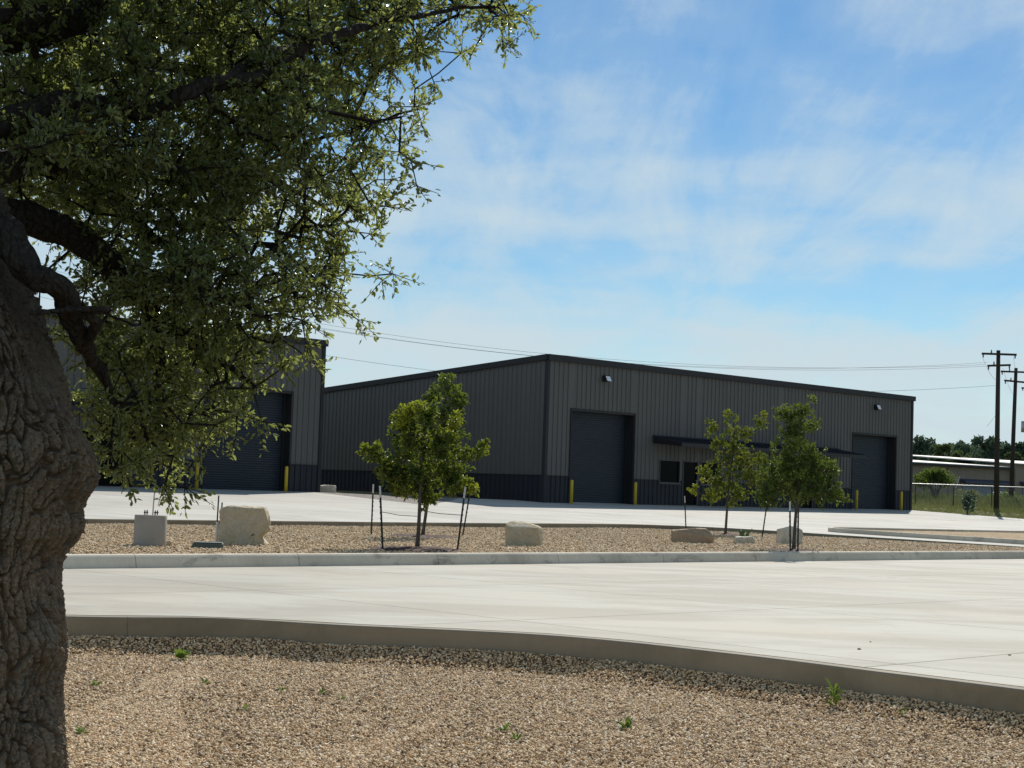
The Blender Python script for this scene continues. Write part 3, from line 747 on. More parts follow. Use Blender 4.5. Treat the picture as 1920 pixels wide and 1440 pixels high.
# ------------------------------------------------------------------ boulders and small things on the islands
def boulder(px0, px1, py0, py1, zg, label, m, seed, depth=None, shape='block', group=None, zz=None, rot=0):
    pm = (px0 + px1) / 2
    p = ground(pm, py1 - 2, zg); D = p.y
    w = (px1 - px0) * D / F; h = (py1 - py0) * D / F; dp = depth or w * .75
    root = Vector((p.x, D + dp * .35, zg - .085))
    bm = bmesh.new(); bmesh.ops.create_cube(bm, size=1)
    bmesh.ops.subdivide_edges(bm, edges=bm.edges[:], cuts=23, use_grid_fill=True)
    rs = random.Random(seed); facets = []
    for k in range(16):
        u3 = Vector((rs.gauss(0, 1), rs.gauss(0, 1), rs.gauss(0, .8))).normalized(); sup = .5 * (abs(u3.x) + abs(u3.y) + abs(u3.z)) if shape == 'block' or shape == 'notch' else .46 + .12 * rs.random()
        facets.append((u3.x, u3.y, u3.z, sup * rs.uniform(.80, .93)))
    for v_ in bm.verts:
        c = v_.co.copy()
        e = 14 if shape in ('block', 'notch') else 9.0
        n_ = (abs(c.x*2)**e + abs(c.y*2)**e + abs(c.z*2)**e) ** (1/e)
        c = c / max(n_, 1e-6)
        x = c.x * 2
        if shape == 'slope': c.z *= 1 - .30 * max(0, (x + .1)) ** 1.3 if c.z > 0 else 1
        if shape == 'wedge': c.z *= (1 - .35 * max(0, -x)) if c.z > 0 else 1
        if shape == 'notch' and x > .55 and -.36 < c.z < -.05: c.x -= .16 * (1 - abs((c.z + .2) / .16))
        q_ = c * 3.1 + Vector((seed * 3.7, 0, 0))
        # chiselled facets: quantised noise direction plus fine relief
        k = .055 * mn.noise(q_ * .9) + .035 * mn.turbulence(q_ * 1.3, 3, False) + .034 * abs(mn.noise(q_ * 2.6)) + .020 * mn.noise(q_ * 6) + .012 * mn.noise(q_ * 13) - .03 * max(0, mn.noise(q_ * 1.7 + Vector((0, 0, c.z * 6))))
        c += c.normalized() * k
        if c.z < 0: c.x *= 1 + .05 * c.z; 
        for (fx_, fy_, fz_, fd_) in facets:
            if fz_ < -.1: continue
            dd_ = c.x * fx_ + c.y * fy_ + c.z * fz_ - fd_
            if dd_ > 0: c -= Vector((fx_, fy_, fz_)) * dd_ * .93
        v_.co = Vector((c.x * w, c.y * dp, (c.z + .5) * (h + .09)))
    me = bpy.data.meshes.new('boulder'); bm.to_mesh(me); bm.free()
    me.polygons.foreach_set('use_smooth', [True] * len(me.polygons))
    o = link('boulder', me, m, None, root); o.rotation_euler = (0, 0, R(rot))
    tag(o, label, 'boulder', group or 'limestone boulders'); return o
boulder(410, 499, 955, 1023, .475, 'largest squared limestone block with a chipped notch low on its right side', M['limestone'], 1, .55, 'notch')
boulder(949, 1017, 983, 1026, .475, 'pale limestone block with a sloping top, alone in the middle of the island', M['limestone'], 2, .55, 'slope')
boulder(1263, 1343, 993, 1021, .475, 'long low brown boulder left of the middle young tree', M['sandstone'], 3, .6, 'wedge')
boulder(1460, 1504, 988, 1022, .475, 'whitish rounded boulder behind the trunk of the right young tree', M['limestone_pale'], 4, .5, 'slope')
boulder(595, 628, 912, 933, 1.09, 'small pale stone block at the corner of the left warehouse', M['limestone_pale'], 5, .5, 'block')
boulder(1379, 1415, 1009, 1021, .475, 'flat pale stone slab in front of the prickly pear', M['limestone_pale'], 6, .4, 'block')
boulder(307, 322, 1016, 1025, .475, 'tiny tan stone beside the concrete light footing', M['limestone'], 8, .15, 'block')
for px, py, w in ((1100, 1003, 5),):
    pass
p = ground(274, 1024, .475)
foot = empty('light_pole_footing', (p.x, p.y + .28, .42)); tag(foot, 'round grey concrete footing with anchor bolts, waiting for a lamp post', 'footing')
mb = MB(); hf = .60; rr = [.285, .287, .286, .280, .268]
mb.tube([(0, 0, 0), (0, 0, .1), (0, 0, hf - .02), (0, 0, hf - .004), (0, 0, hf)], rr, 40); mb.build('base', M['footing'], foot, True)
for a in range(4):
    x, y = .13 * math.cos(R(45 + 90 * a)), .13 * math.sin(R(45 + 90 * a))
    b1 = MB().tube([(x, y, hf - .02), (x, y, hf + .085)], .011, 8).build('anchor_bolt', M['pole'], foot)
    MB().tube([(x, y, hf + .035), (x, y, hf + .055)], .024, 6).build('nut', M['pole'], b1)
MB().tube([(.03, 0, hf - .02), (.035, 0, hf + .2), (.05, .01, hf + .62)], .012, 8).build('conduit', M['galv'], foot)
def marker(px, py0, py1, m1, label):
    p = ground(px, py1, .475); D = p.y; h = (py1 - py0) * D / F
    r_ = tag(empty('marker_post', (p.x, p.y, .44)), label, 'post', 'thin marker posts by the large block')
    MB().tube([(0, 0, 0), (.008, 0, h * .48)], .028, 8).build('sleeve', M['white'], r_)
    MB().tube([(.004, 0, h * .48 - .01), (.012, 0, h + .03)], .014, 8).build('rod', M['stake'], r_)
marker(405, 929, 1018, 0, 'taller thin dark marker rod in a white sleeve left of the large block')
marker(412, 942, 1018, 0, 'shorter thin dark marker rod touching the left edge of the large block')
p = ground(386, 1027, .475)
vb = tag(empty('valve_box', (p.x, p.y + .2, .46), R(8)), 'green plastic irrigation valve box lying in the gravel', 'valve box')
MB().box(-.27, .27, -.18, .18, 0, .09).build('box_body', M['green'], vb, bevel=.01)
MB().box(-.25, .25, -.16, .16, .092, .11).build('lid', M['green'], vb, bevel=.006)

# prickly pear
p = ground(1396, 1009, .475)
pp = tag(empty('prickly_pear', (p.x, p.y, .46)), 'small green prickly pear cactus behind a flat slab', 'cactus')
rs = random.Random(4)
def pad(base, ang, lean, size, parent):
    mb = MB(); n_ = 14; rings = []
    for k in range(7):
        t_ = k / 6; w = size * .42 * math.sin(math.pi * (t_ * .86 + .07)) ** .7; th = .022 * math.sin(math.pi * (t_ * .9 + .05)) + .004
        c = Vector((math.sin(lean) * math.cos(ang), math.sin(lean) * math.sin(ang), math.cos(lean))) * (size * t_) + Vector(base)
        a1 = Vector((-math.sin(ang), math.cos(ang), 0)); a2 = Vector((math.cos(lean) * math.cos(ang), math.cos(lean) * math.sin(ang), -math.sin(lean)))
        rings.append([c + a1 * (w * math.cos(6.2832 * j / n_)) + a2 * (th * math.sin(6.2832 * j / n_)) for j in range(n_ + 1)])
    mb.loft(rings); mb.build('pad', M['cactus'], parent, True); return rings[-1][0]
for k in range(8):
    a = rs.uniform(0, 6.28); bx, by = rs.uniform(-.12, .12), rs.uniform(-.06, .06)
    tip_ = pad((bx, by, 0), a, rs.uniform(.1, .5), rs.uniform(.16, .22), pp)
    pad(tip_ - Vector((0, 0, .02)), a + rs.uniform(-.8, .8), rs.uniform(.1, .7), rs.uniform(.10, .15), pp)

# ------------------------------------------------------------------ foliage machinery
def leaves_mesh(name, P, Dr, Nr, L, Wd, m, fold=.25, tone=None):
    """P pos, Dr unit direction, Nr approx normal, L length, Wd width ; 2 quads per leaf"""
    Dr = Dr / np.linalg.norm(Dr, axis=1)[:, None]
    S = np.cross(Dr, Nr); S /= (np.linalg.norm(S, axis=1)[:, None] + 1e-9)
    U = np.cross(S, Dr)
    n_ = len(P); L = L[:, None]; Wd = Wd[:, None]
    b0 = P; tipp = P + Dr * L - U * L * .12
    l1 = P + Dr * L * .33 + S * Wd * .46 + U * Wd * fold; l2 = P + Dr * L * .74 + S * Wd * .40 + U * Wd * fold * .6 - U * L * .05
    r1 = P + Dr * L * .33 - S * Wd * .46 + U * Wd * fold; r2 = P + Dr * L * .74 - S * Wd * .40 + U * Wd * fold * .6 - U * L * .05
    V = np.stack([b0, l1, l2, tipp, r2, r1], 1).reshape(-1, 3)
    i = np.arange(n_)[:, None] * 6
    Fq = np.concatenate([i + np.array([[0, 3, 2, 1]]), i + np.array([[0, 5, 4, 3]])], 0)
    me = npmesh(name, V, Fq); me.materials.append(m)
    if tone is not None:
        at_ = me.attributes.new('tone', 'FLOAT', 'POINT'); at_.data.foreach_set('value', np.repeat(tone, 6).astype(np.float32))
    return me
def prisms_mesh(name, A, B, ra, rb, m, sides=4):
    d = B - A; ln = np.linalg.norm(d, axis=1)[:, None] + 1e-9; d = d / ln
    ref = np.where(np.abs(d[:, 2:3]) > .9, np.array([[1., 0, 0]]), np.array([[0, 0, 1.]]))
    a = np.cross(d, ref); a /= np.linalg.norm(a, axis=1)[:, None]; b_ = np.cross(d, a)
    V = []
    for base, rr_ in ((A, ra), (B, rb)):
        for k in range(sides):
            t_ = 2 * math.pi * k / sides
            V.append(base + (a * math.cos(t_) + b_ * math.sin(t_)) * rr_[:, None])
    V = np.stack(V, 1).reshape(-1, 3); i = np.arange(len(A))[:, None] * (2 * sides)
    Fq = np.concatenate([i + np.array([[k, (k+1) % sides, (k+1) % sides + sides, k + sides]]) for k in range(sides)], 0)
    me = npmesh(name, V, Fq, True); me.materials.append(m); return me
def unit(v): return v / (np.linalg.norm(v, axis=-1, keepdims=True) + 1e-9)
def grow(nodes, par, fixed_r, targets, step=.14, wob=.03, rmin=.003, bias=None, rg=rng):
    """connect every target to the nearest node, adding intermediate nodes; returns nodes, parents, tips"""
    nodes = list(map(np.array, nodes)); par = list(par)
    arr = np.zeros((len(nodes) + len(targets) * 14 + 10, 3)); arr[:len(nodes)] = nodes; cnt = len(nodes)
    d0 = np.min(np.linalg.norm(targets[:, None, :] - arr[None, :cnt, :], axis=2), axis=1)
    tips = []
    for ti in np.argsort(d0):
        T = targets[ti]; dd = np.linalg.norm(arr[:cnt] - T, axis=1)
        j = int(np.argmin(dd)); dist = dd[j]
        k = min(12, max(1, int(dist / step)))
        A = arr[j].copy(); mid = (A + T) / 2 + rg.normal(0, 1, 3) * dist * .14 + np.array([0, 0, .06 * dist])
        prev = j
        for s_ in range(1, k + 1):
            t_ = s_ / k; p_ = (1-t_)**2 * A + 2*t_*(1-t_) * mid + t_*t_ * T
            if s_ < k: p_ = p_ + rg.normal(0, wob, 3) * min(1, dist)
            arr[cnt] = p_; par.append(prev); prev = cnt; cnt += 1
        tips.append(prev)
    return arr[:cnt], np.array(par), np.array(tips)
def tree_radii(nodes, par, tips, n_fixed, r0=.0028, expo=2.3):
    w = np.zeros(len(nodes)); w[tips] = 1.0
    for i in range(len(nodes) - 1, n_fixed - 1, -1):
        w[par[i]] += w[i]
    return np.clip(r0 * np.maximum(w, 1) ** (1 / expo), r0, .2)
def twig_leaves(tipsP, tipsD, rg, ntw, tl, nl, ll, lw, up=.25, spread=.9, dens=None, gravity=.0):
    """clusters of twigs with leaves; returns leaf arrays and twig segments"""
    n_ = len(tipsP)
    P0 = np.repeat(tipsP, ntw, 0); D0 = np.repeat(tipsD, ntw, 0)
    D = unit(D0 * .8 + rg.normal(0, spread, P0.shape) + np.array([[0, 0, up]]))
    Ln = rg.uniform(tl[0], tl[1], len(P0)); E = P0 + D * Ln[:, None]
    k = nl; tt = (np.arange(k) + .5) / k
    PP = P0[:, None, :] + (E - P0)[:, None, :] * (0.15 + .85 * tt)[None, :, None] + rg.normal(0, .006, (len(P0), k, 3))
    DD = np.repeat(D[:, None, :], k, 1) * (.45 + .5 * tt[None, :, None]) + rg.normal(0, .62, (len(P0), k, 3))
    PP = PP.reshape(-1, 3); DD = unit(DD.reshape(-1, 3))
    NN = unit(rg.normal(0, .75, PP.shape) + np.array([[0, 0, .75]]))
    L = rg.uniform(ll[0], ll[1], len(PP)); Wd = L * rg.uniform(lw[0], lw[1], len(PP))
    return PP, DD, NN, L, Wd, P0, E

# ------------------------------------------------------------------ the big live oak
oak = empty('live_oak', (-2.35, 6.7, 0.0))
tag(oak, 'huge old live oak with rough bark and drooping crown filling the left', 'tree')
OL = Vector(oak.location)
def loc_(p): return Vector(p) - OL
# trunk: right silhouette in pixels against height
sil = [(1700, 150), (1560, 132), (1440, 119), (1400, 116), (1320, 113), (1260, 119), (1235, 130), (1190, 134), (1150, 127), (1110, 119), (1070, 115), (1036, 117), (1026, 128), (1012, 146), (995, 154), (975, 156), (962, 150), (950, 152), (930, 162), (912, 176), (892, 186), (872, 187), (852, 182), (830, 168), (806, 148), (790, 138), (760, 128), (725, 110), (690, 92), (660, 76), (630, 62), (590, 40), (560, 26), (520, 8), (480, -6), (440, -26), (380, -40), (300, -80), (200, -125), (60, -190), (-200, -300)]
DT = 6.7
zs = []; xs = []
for py, px in sil:
    p = at(px, py, DT); zs.append(p.z); xs.append(p.x)
zs = np.array(zs); xs = np.array(xs)
zg = np.concatenate([np.linspace(-.2, .38, 20, endpoint=False), np.linspace(.38, 3.45, 1060), np.linspace(3.46, 5.6, 90)])
nz = len(zg)
xe = np.interp(zg, zs, xs)
ker = np.ones(21) / 21; xe = np.convolve(np.pad(xe, 10, mode='edge'), ker, 'valid') - .030
rad = np.interp(zg, [-.2, .3, 1.2, 2.2, 2.7, 3.3, 4.2, 5.6], [.52, .44, .42, .44, .40, .34, .30, .24])
smooth_edge = np.interp(zg, zs, np.convolve(np.pad(xs, 2, mode='edge'), np.ones(5)/5, 'valid'))
cxs = np.interp(zg, [-.2, .5, 1.2, 1.65, 2.1, 2.6, 3.2, 4.0, 5.6], [-2.36, -2.20, -2.22, -2.18, -2.20, -2.33, -2.50, -2.72, -3.2])
th = np.concatenate([np.linspace(.6, math.pi * 1.02, 40, endpoint=False), np.linspace(math.pi * 1.02, 2 * math.pi + .6, 500, endpoint=False)]); na = len(th)
V = np.zeros((nz, na, 3))
def vor_bark(u, w, h):
    q_ = Vector((u, w, h)); return mn.voronoi(q_)[0]
front = (th > math.pi * .98) | (th < .35)
for i in range(nz):
    z = zg[i]; ext = xe[i] - (cxs[i] + rad[i])
    for j in range(na):
        a = th[j]
        da = math.atan2(math.sin(a + .12), math.cos(a + .12))
        lobe = ext * math.exp(-(da / .75) ** 2)
        r_ = rad[i] + lobe
        p0 = (cxs[i] + math.cos(a) * r_, DT + math.sin(a) * r_ * .92, z)
        V[i, j] = p0
# bark relief, only for the half seen by any nearby camera
dirs = np.stack([np.cos(th), np.sin(th), np.zeros(na)], 1)
dispm = np.zeros((nz, na))
for i in range(nz):
    z = zg[i]
    if z > 4.6: continue
    for j in range(na):
        a = th[j] % (2 * math.pi)
        if .62 < a < 3.1: continue          # far side
        x, y = V[i, j, 0], V[i, j, 1]
        w1 = mn.noise(Vector((x * 5, y * 5, z * 3))); w2 = mn.noise(Vector((x * 5 + 9, y * 5, z * 3 + 5)))
        lean = .35 * max(0, z - 1.9)
        arc = (a if a < math.pi else a - 2*math.pi) * .42
        pz = Vector((arc, z, 3.0))
        w3 = mn.noise(Vector((x * 16, y * 16, z * 9))); w4 = mn.noise(Vector((x * 16 + 5, y * 16, z * 9 + 8)))
        q_ = Vector((arc * 27 + w1 * 1.3 + w3 * .45 + lean * 10, w2 * .2, z * 6.5 + w2 * 1.4 + w4 * .5))
        d_ = mn.voronoi(q_)[0]; g_ = d_[1] - d_[0]
        q2 = Vector((arc * 62 + w3 * 1.2 + lean * 20, w1, z * 19 + w4 * 1.3)); f2_ = mn.voronoi(q2)[0]; g2_ = f2_[1] - f2_[0]
        e = min(max((g_ - .035) / .12, 0), 1); e = e * e * (3 - 2 * e)
        e2 = min(max((g2_ - .03) / .12, 0), 1)
        shelf = d_[0]                                    # every plate weathers to its own height
        rough_ = mn.noise(Vector((arc * 75, z * 48, 1))) + .7 * mn.noise(Vector((arc * 170, z * 120, 6)))
        ph = .5 + .5 * mn.cell(Vector((round(q_.x), 0, round(q_.z))))
        lump = mn.noise(Vector((x * 3.2, y * 3.2, z * 2.4 + 11)))
        lump2 = mn.noise(Vector((x * 8, y * 8, z * 5 + 3)))
        dispm[i, j] = e * (.046 + .012 * (mn.noise(q_ * .45)) - .008 * shelf + .010 * e2 + .0075 * rough_) + .003 * rough_ + .026 * lump + .010 * lump2 - .034
for (kx, kz, ks, kh) in ((-.45, 1.02, .085, .05), (-.25, .62, .10, .06), (-1.1, .95, .10, .05), (-.55, 1.95, .13, .05)):
    A = np.where(th > 2 * math.pi, th - 2*math.pi, np.where(th > math.pi, th - 2*math.pi, th))[None, :]
    dispm += kh * np.exp(-(((A - kx) * .42) ** 2 + (zg[:, None] - kz) ** 2) / ks ** 2)
V = V + dirs[None, :, :] * dispm[:, :, None]
V = V.reshape(-1, 3) - np.array(OL)
ii, jj = np.meshgrid(np.arange(nz - 1), np.arange(na), indexing='ij')
Fq = np.stack([ii*na+jj, ii*na+(jj+1) % na, (ii+1)*na+(jj+1) % na, (ii+1)*na+jj], -1).reshape(-1, 4)
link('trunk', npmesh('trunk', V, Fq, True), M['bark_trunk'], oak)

limbs = [   # (px, py, D, radius)
    [(-160, 560, 6.7, .17), (-60, 450, 6.6, .15), (0, 440, 6.55, .105), (35, 478, 6.5, .085), (62, 512, 6.5, .07), (100, 528, 6.5, .062), (128, 555, 6.6, .06), (132, 600, 6.7, .055), (145, 640, 6.8, .05), (165, 665, 7.0, .042), (190, 700, 7.1, .034), (215, 760, 7.2, .022)],
    [(-120, 420, 6.9, .16), (30, 405, 7.2, .10), (90, 420, 7.3, .09), (150, 440, 7.4, .085), (200, 480, 7.5, .075), (225, 520, 7.6, .068), (262, 560, 7.7, .058), (285, 610, 7.8, .05), (295, 680, 7.9, .04), (290, 760, 8.0, .028), (315, 840, 8.0, .016)],
    [(225, 520, 7.6, .06), (260, 510, 7.5, .055), (320, 530, 7.4, .045), (390, 545, 7.3, .034), (455, 575, 7.3, .02)],
    [(-150, 260, 6.8, .15), (20, 230, 7.0, .085), (120, 195, 7.0, .065), (230, 206, 7.05, .056), (300, 203, 7.1, .052), (350, 180, 7.1, .048), (420, 148, 7.2, .045), (480, 142, 7.25, .042), (560, 98, 7.4, .036), (640, 66, 7.6, .03), (720, 45, 7.8, .022), (810, 28, 8.0, .015), (930, 8, 8.2, .008)],
    [(420, 148, 7.2, .04), (455, 125, 7.3, .03), (500, 105, 7.5, .03), (600, 70, 8.4, .02), (690, 10, 8.6, .012)],
    [(60, 60, 8.0, .06), (180, 90, 8.2, .05), (255, 112, 8.3, .045), (330, 130, 8.3, .034), (400, 155, 8.2, .02)],
    [(255, 112, 8.3, .04), (275, 85, 8.3, .034), (310, 48, 8.4, .026), (360, -20, 8.5, .02), (420, -120, 8.6, .015)],
    [(150, 320, 7.8, .05), (200, 345, 7.8, .045), (250, 395, 7.8, .038), (300, 450, 7.8, .03), (370, 490, 7.8, .022), (450, 520, 7.8, .014)],
    [(-60, 330, 6.8, .12), (60, 300, 7.2, .08), (150, 320, 7.8, .055), (260, 315, 8.2, .045), (380, 300, 8.6, .034), (500, 330, 8.8, .024), (620, 400, 9.0, .014), (680, 450, 9.0, .008)],
    [(-260, 60, 7.0, .20), (-80, 60, 7.0, .15), (60, 50, 7.1, .125), (160, 15, 7.2, .11), (240, -60, 7.3, .09), (320, -200, 7.5, .07)],
    [(240, -60, 7.3, .07), (400, -70, 7.4, .07), (560, -50, 7.8, .05), (700, -30, 8.2, .035), (860, -10, 8.5, .015)],
    [(150, 645, 6.8, .04), (185, 610, 6.7, .03), (160, 590, 6.6, .02), (205, 580, 6.6, .016), (60, 585, 6.5, .012)],
    [(480, 330, 8.8, .022), (600, 260, 9.0, .016), (700, 230, 9.1, .011), (790, 205, 9.2, .006)],
    [(290, 610, 7.8, .04), (360, 640, 7.8, .03), (430, 690, 7.7, .02), (480, 730, 7.6, .010)],
]
nodes = []; par = []; fr_ = []
for lb in limbs:
    pts = [at(a, b_, c) for a, b_, c, _ in lb]; rr = [r_ for *_, r_ in lb]
    P = smooth_poly(np.array([list(p) + [r_ * .78] for p, r_ in zip(pts, rr)]), 10)
    out = []
    for k, q_ in enumerate(P):
        w = Vector((mn.noise(Vector(q_[:3]) * 3.1), mn.noise(Vector(q_[:3]) * 3.1 + Vector((7, 0, 0))), mn.noise(Vector(q_[:3]) * 3.1 + Vector((0, 9, 0))))) * .03
        out.append(Vector(q_[:3]) + w)
    mb = MB(); mb.tube([loc_(p) for p in out], [max(.004, r_ * (1 + .12 * mn.noise(Vector(q_[:3]) * 7))) for q_, r_ in zip(P, P[:, 3])], 20)
    o = mb.build('branch', M['bark_limb'], oak, True)
    for v_ in o.data.vertices:
        w_ = v_.co * 9; w2_ = v_.co * 26
        v_.co += Vector((mn.noise(w_), mn.noise(w_ + Vector((5, 0, 0))), mn.noise(w_ + Vector((0, 5, 0))))) * min(.018, rr[0] * .25) + Vector((mn.noise(w2_), mn.noise(w2_ + Vector((5, 0, 0))), mn.noise(w2_ + Vector((0, 5, 0))))) * min(.010, rr[0] * .12)
    if rr[0] > .03:
        sb = o.modifiers.new('sub', 'SUBSURF'); sb.levels = 1; sb.render_levels = 1
    st = len(nodes)
    for k, p in enumerate(out):
        nodes.append(np.array(p)); par.append(-1 if k == 0 else len(nodes) - 2)
n_fixed = len(nodes)
GR = [ # relative leaf density per # 50 px cells, x 0..1000, rows y -150..1000
 "99999999999888888741", "99999999999888888741", "99999999999888888752",
 "99999999999998777652", "99999999999977654331", "99999999999977720000", "99999999999986444200",
 "99999999999987750000", "99999999999987761000", "99999999999876520000", "87899999998876410000",
 "75645788888875100000", "42256888888764100000", "12246788888764100000", "02246677887631000000",
 "01345677876331000000", "01245677764310000000", "00245676751000000000", "00046766530000000000",
 "00035665410000000000", "00015764100000000000", "00005551000000000000", "00000000000000000000"]
cells = []; wts = []
for r_, row in enumerate(GR):
    for c_, ch in enumerate(row):
        if ch != '0': cells.append((c_ * 50, -150 + r_ * 50)); wts.append((int(ch) / 9) ** 1.5 * (.95 if r_ >= 14 else 1.0))
wts = np.array(wts); wts /= wts.sum()
NT = 4700
idx = rng.choice(len(cells), NT, p=wts)
T = []
for i in idx:
    cx_, cy_ = cells[i]; px = cx_ + rng.uniform(0, 50) - (8 if cx_ > 350 else 0); py = cy_ + rng.uniform(0, 50)
    if py > 820: py -= 28
    dep = rng.uniform(7.1, 9.8) if py < 480 else rng.uniform(6.9, 8.8)
    if px < 300 and py < 300: dep = rng.uniform(6.3, 9.2)
    if px > 600: dep = rng.uniform(7.6, 9.4)
    if px < 160 and py > 480: dep = rng.uniform(7.3, 8.6)
    pq = at(px, py, dep)
    cl_ = mn.noise(pq * 1.9) + .5 * mn.noise(pq * 4.1)
    if cl_ < (.0 if py < 300 else -.10) - (.15 if px < 250 and py < 420 else 0): continue
    T.append(list(pq))
# off-frame continuation of the crown (left and above), sparser
for k in range(60):
    px, py = rng.uniform(-900, 0), rng.uniform(-700, 500); T.append(list(at(px, py, rng.uniform(5.5, 9.5))))
for k in range(40):
    px, py = rng.uniform(0, 800), rng.uniform(-700, -150); T.append(list(at(px, py, rng.uniform(6.5, 9.5))))
T = np.array(T)
nd, pr_, tp = grow(nodes, par, None, T)
rr_ = tree_radii(nd, pr_, tp, n_fixed)
ch = np.arange(n_fixed, len(nd)); A = nd[pr_[ch]]; B = nd[ch]
rb = rr_[ch]; ra = np.minimum(rr_[pr_[ch]], rb * 1.6)
olv = np.array(OL)
tdir = unit(nd[tp] - nd[pr_[tp]])
PP, DD, NN, LL, WW, TA, TB = twig_leaves(nd[tp], tdir, rng, 5, (.05, .16), 9, (.021, .039), (.38, .55), up=.12)
tw = prisms_mesh('twigs', np.concatenate([A, TA]) - olv, np.concatenate([B, TB]) - olv, np.concatenate([ra, np.full(len(TA), .0022)]), np.concatenate([rb, np.full(len(TA), .0012)]), M['bark_limb'], 4)
tag(link('twigs', tw, None, oak), kind='stuff')
# thin the leaves a little where they would poke through the trunk region
dcam = np.linalg.norm(PP - np.array([0, 0, CAMZ]), axis=1)
infr = (PP[:, 0] / PP[:, 1] > -.30) & (PP[:, 2] < 4.2)
score = np.where(infr, LL / dcam, 0); order = np.argsort(-score); big_i = order[:300]; rest = order[300:]
me = leaves_mesh('foliage', PP[rest] - olv, DD[rest], NN[rest], LL[rest], WW[rest], M['leaf_oak'])
tag(link('foliage', me, None, oak), kind='stuff')
lm = leaves_mesh('leaf', np.zeros((1, 3)), np.array([[1., 0, 0]]), np.array([[0, 0, 1.]]), np.array([1.]), np.array([.48]), M['leaf_oak'])
lm2 = leaves_mesh('leaf', np.zeros((1, 3)), np.array([[1., 0, 0]]), np.array([[0, 0, 1.]]), np.array([1.]), np.array([.55]), M['leaf_dry'])
for n_, i in enumerate(big_i):
    o = link('leaf', lm2 if n_ in (40, 170) else lm, None, oak)
    x = Vector(DD[i]).normalized(); y = x.cross(Vector(NN[i])).normalized() * -1; z = x.cross(y)
    mtx = Matrix((x, y, z)).transposed().to_4x4(); mtx = Matrix.Translation(Vector(PP[i]) - OL) @ mtx @ Matrix.Scale(LL[i], 4)
    o.matrix_local = mtx

# ------------------------------------------------------------------ young staked trees
def young_tree(base_px, zg_, lobes, label, lm_, seed, crown_top, nleaf_t, leaf=(.055, .105), dy=0.0, D=None, dd=.8):
    rg = np.random.default_rng(seed)
    p = ground(base_px[0], base_px[1], zg_)
    D = p.y; root = empty('young_tree', (p.x, p.y, zg_ - .04)); tag(root, label, 'tree', 'young staked trees on the gravel island')
    O = np.array(root.location)
    top = np.array(at(crown_top[0], crown_top[1], D)) - O
    b0 = np.array([0, 0, 0.])
    n_ = 16; nodes = []
    for k in range(n_):
        t_ = k / (n_ - 1); q_ = b0 * (1 - t_) + top * t_; q_ = q_ + np.array([.04 * math.sin(t_ * 5 + seed), .03 * math.sin(t_ * 4), 0]) * t_ * 1.3
        nodes.append(q_)
    rads = [.040 * (1 - .85 * (k / (n_ - 1))) + .004 for k in range(n_)]; rads[0] *= 1.25
    MB().tube([Vector(q_) for q_ in nodes], rads, 12).build('trunk', M['bark_young'], root, True)
    T = []
    tot = sum(l[2] ** 2 for l in lobes)
    for (lx, ly, lr) in lobes:
        c = np.array(at(lx, ly, D)) - O; r_ = lr * D / F
        c[1] += rg.uniform(-.5, .5) * dd * max(0, 1 - lr / 90)
        k = max(4, int(nleaf_t * lr ** 2 / tot))
        q_ = rg.normal(0, 1, (k, 3)); q_ /= np.linalg.norm(q_, axis=1)[:, None]; q_ *= (rg.uniform(0, 1, (k, 1)) ** .6) * r_ * .84
        T.append(c + q_)
    T = np.concatenate(T)
    # attach only to the part of the trunk above the clear stem
    nd_, pa_, tp_ = grow(nodes, [-1] + list(range(n_ - 1)), None, T, step=.12, rg=rg)
    r2 = tree_radii(nd_, pa_, tp_, n_, .0022, 2.2)
    c_ = np.arange(n_, len(nd_)); A = nd_[pa_[c_]]; B = nd_[c_]; rb = r2[c_]; ra = np.minimum(r2[pa_[c_]], rb * 1.5)
    td = unit(nd_[tp_] - nd_[pa_[tp_]])
    P_, D_, N_, L_, W_, ta, tb = twig_leaves(nd_[tp_], td, rg, 3, (.05, .13), 8, leaf, (.36, .52), up=.35, spread=.75)
    tag(link('branches', prisms_mesh('branches', np.concatenate([A, ta]), np.concatenate([B, tb]), np.concatenate([ra, np.full(len(ta), .0022)]), np.concatenate([rb, np.full(len(ta), .0012)]), M['bark_young'], 5), None, root))
    # new growth: bright leaves on some outer, upper shoots
    cen = T.mean(0); ext = np.abs(T - cen).max(0) + .1
    tv = ((nd_[tp_] - cen) / ext); outer = np.clip(np.linalg.norm(tv, axis=1) - .45, 0, 1) + .25 * np.clip(tv[:, 2], 0, 1)
    lobn = np.array([mn.noise(Vector(q_ * 2.6) + Vector((seed, 0, 0))) for q_ in nd_[tp_]])
    tn = np.clip(outer * 1.0 + lobn * 1.1 + rg.normal(0, .12, len(tp_)) - .22, 0, 1)
    tn = np.clip(np.repeat(tn, len(P_) // len(tp_)) + rg.normal(0, .1, len(P_)), 0, 1)
    link('crown', leaves_mesh('crown', P_, D_, N_, L_, W_, lm_, .25, tn), None, root)
    return root
GI = .475
young_tree((782, 1029), GI, [(698, 850, 26), (735, 878, 42), (757, 785, 36), (800, 782, 32), (850, 795, 20), (770, 830, 46), (825, 840, 40), (785, 895, 50), (848, 895, 40), (880, 856, 20), (908, 836, 13), (870, 912, 24), (745, 912, 28), (800, 932, 26), (884, 918, 10), (905, 845, 10)],
           'bushy young oak with bright yellow-green tips, nearest the kerb left of centre', M['leaf_young'], 21, (800, 765), 470)
young_tree((792, 1006), GI, [(838, 722, 32), (818, 742, 26), (855, 752, 26), (838, 775, 38), (808, 748, 18), (812, 805, 42), (852, 815, 36), (835, 850, 45), (795, 850, 40), (860, 740, 18), (830, 890, 40)],
           'dark young oak whose top rises behind the bushy bright one', M['leaf_young_dark'], 22, (838, 705), 330)
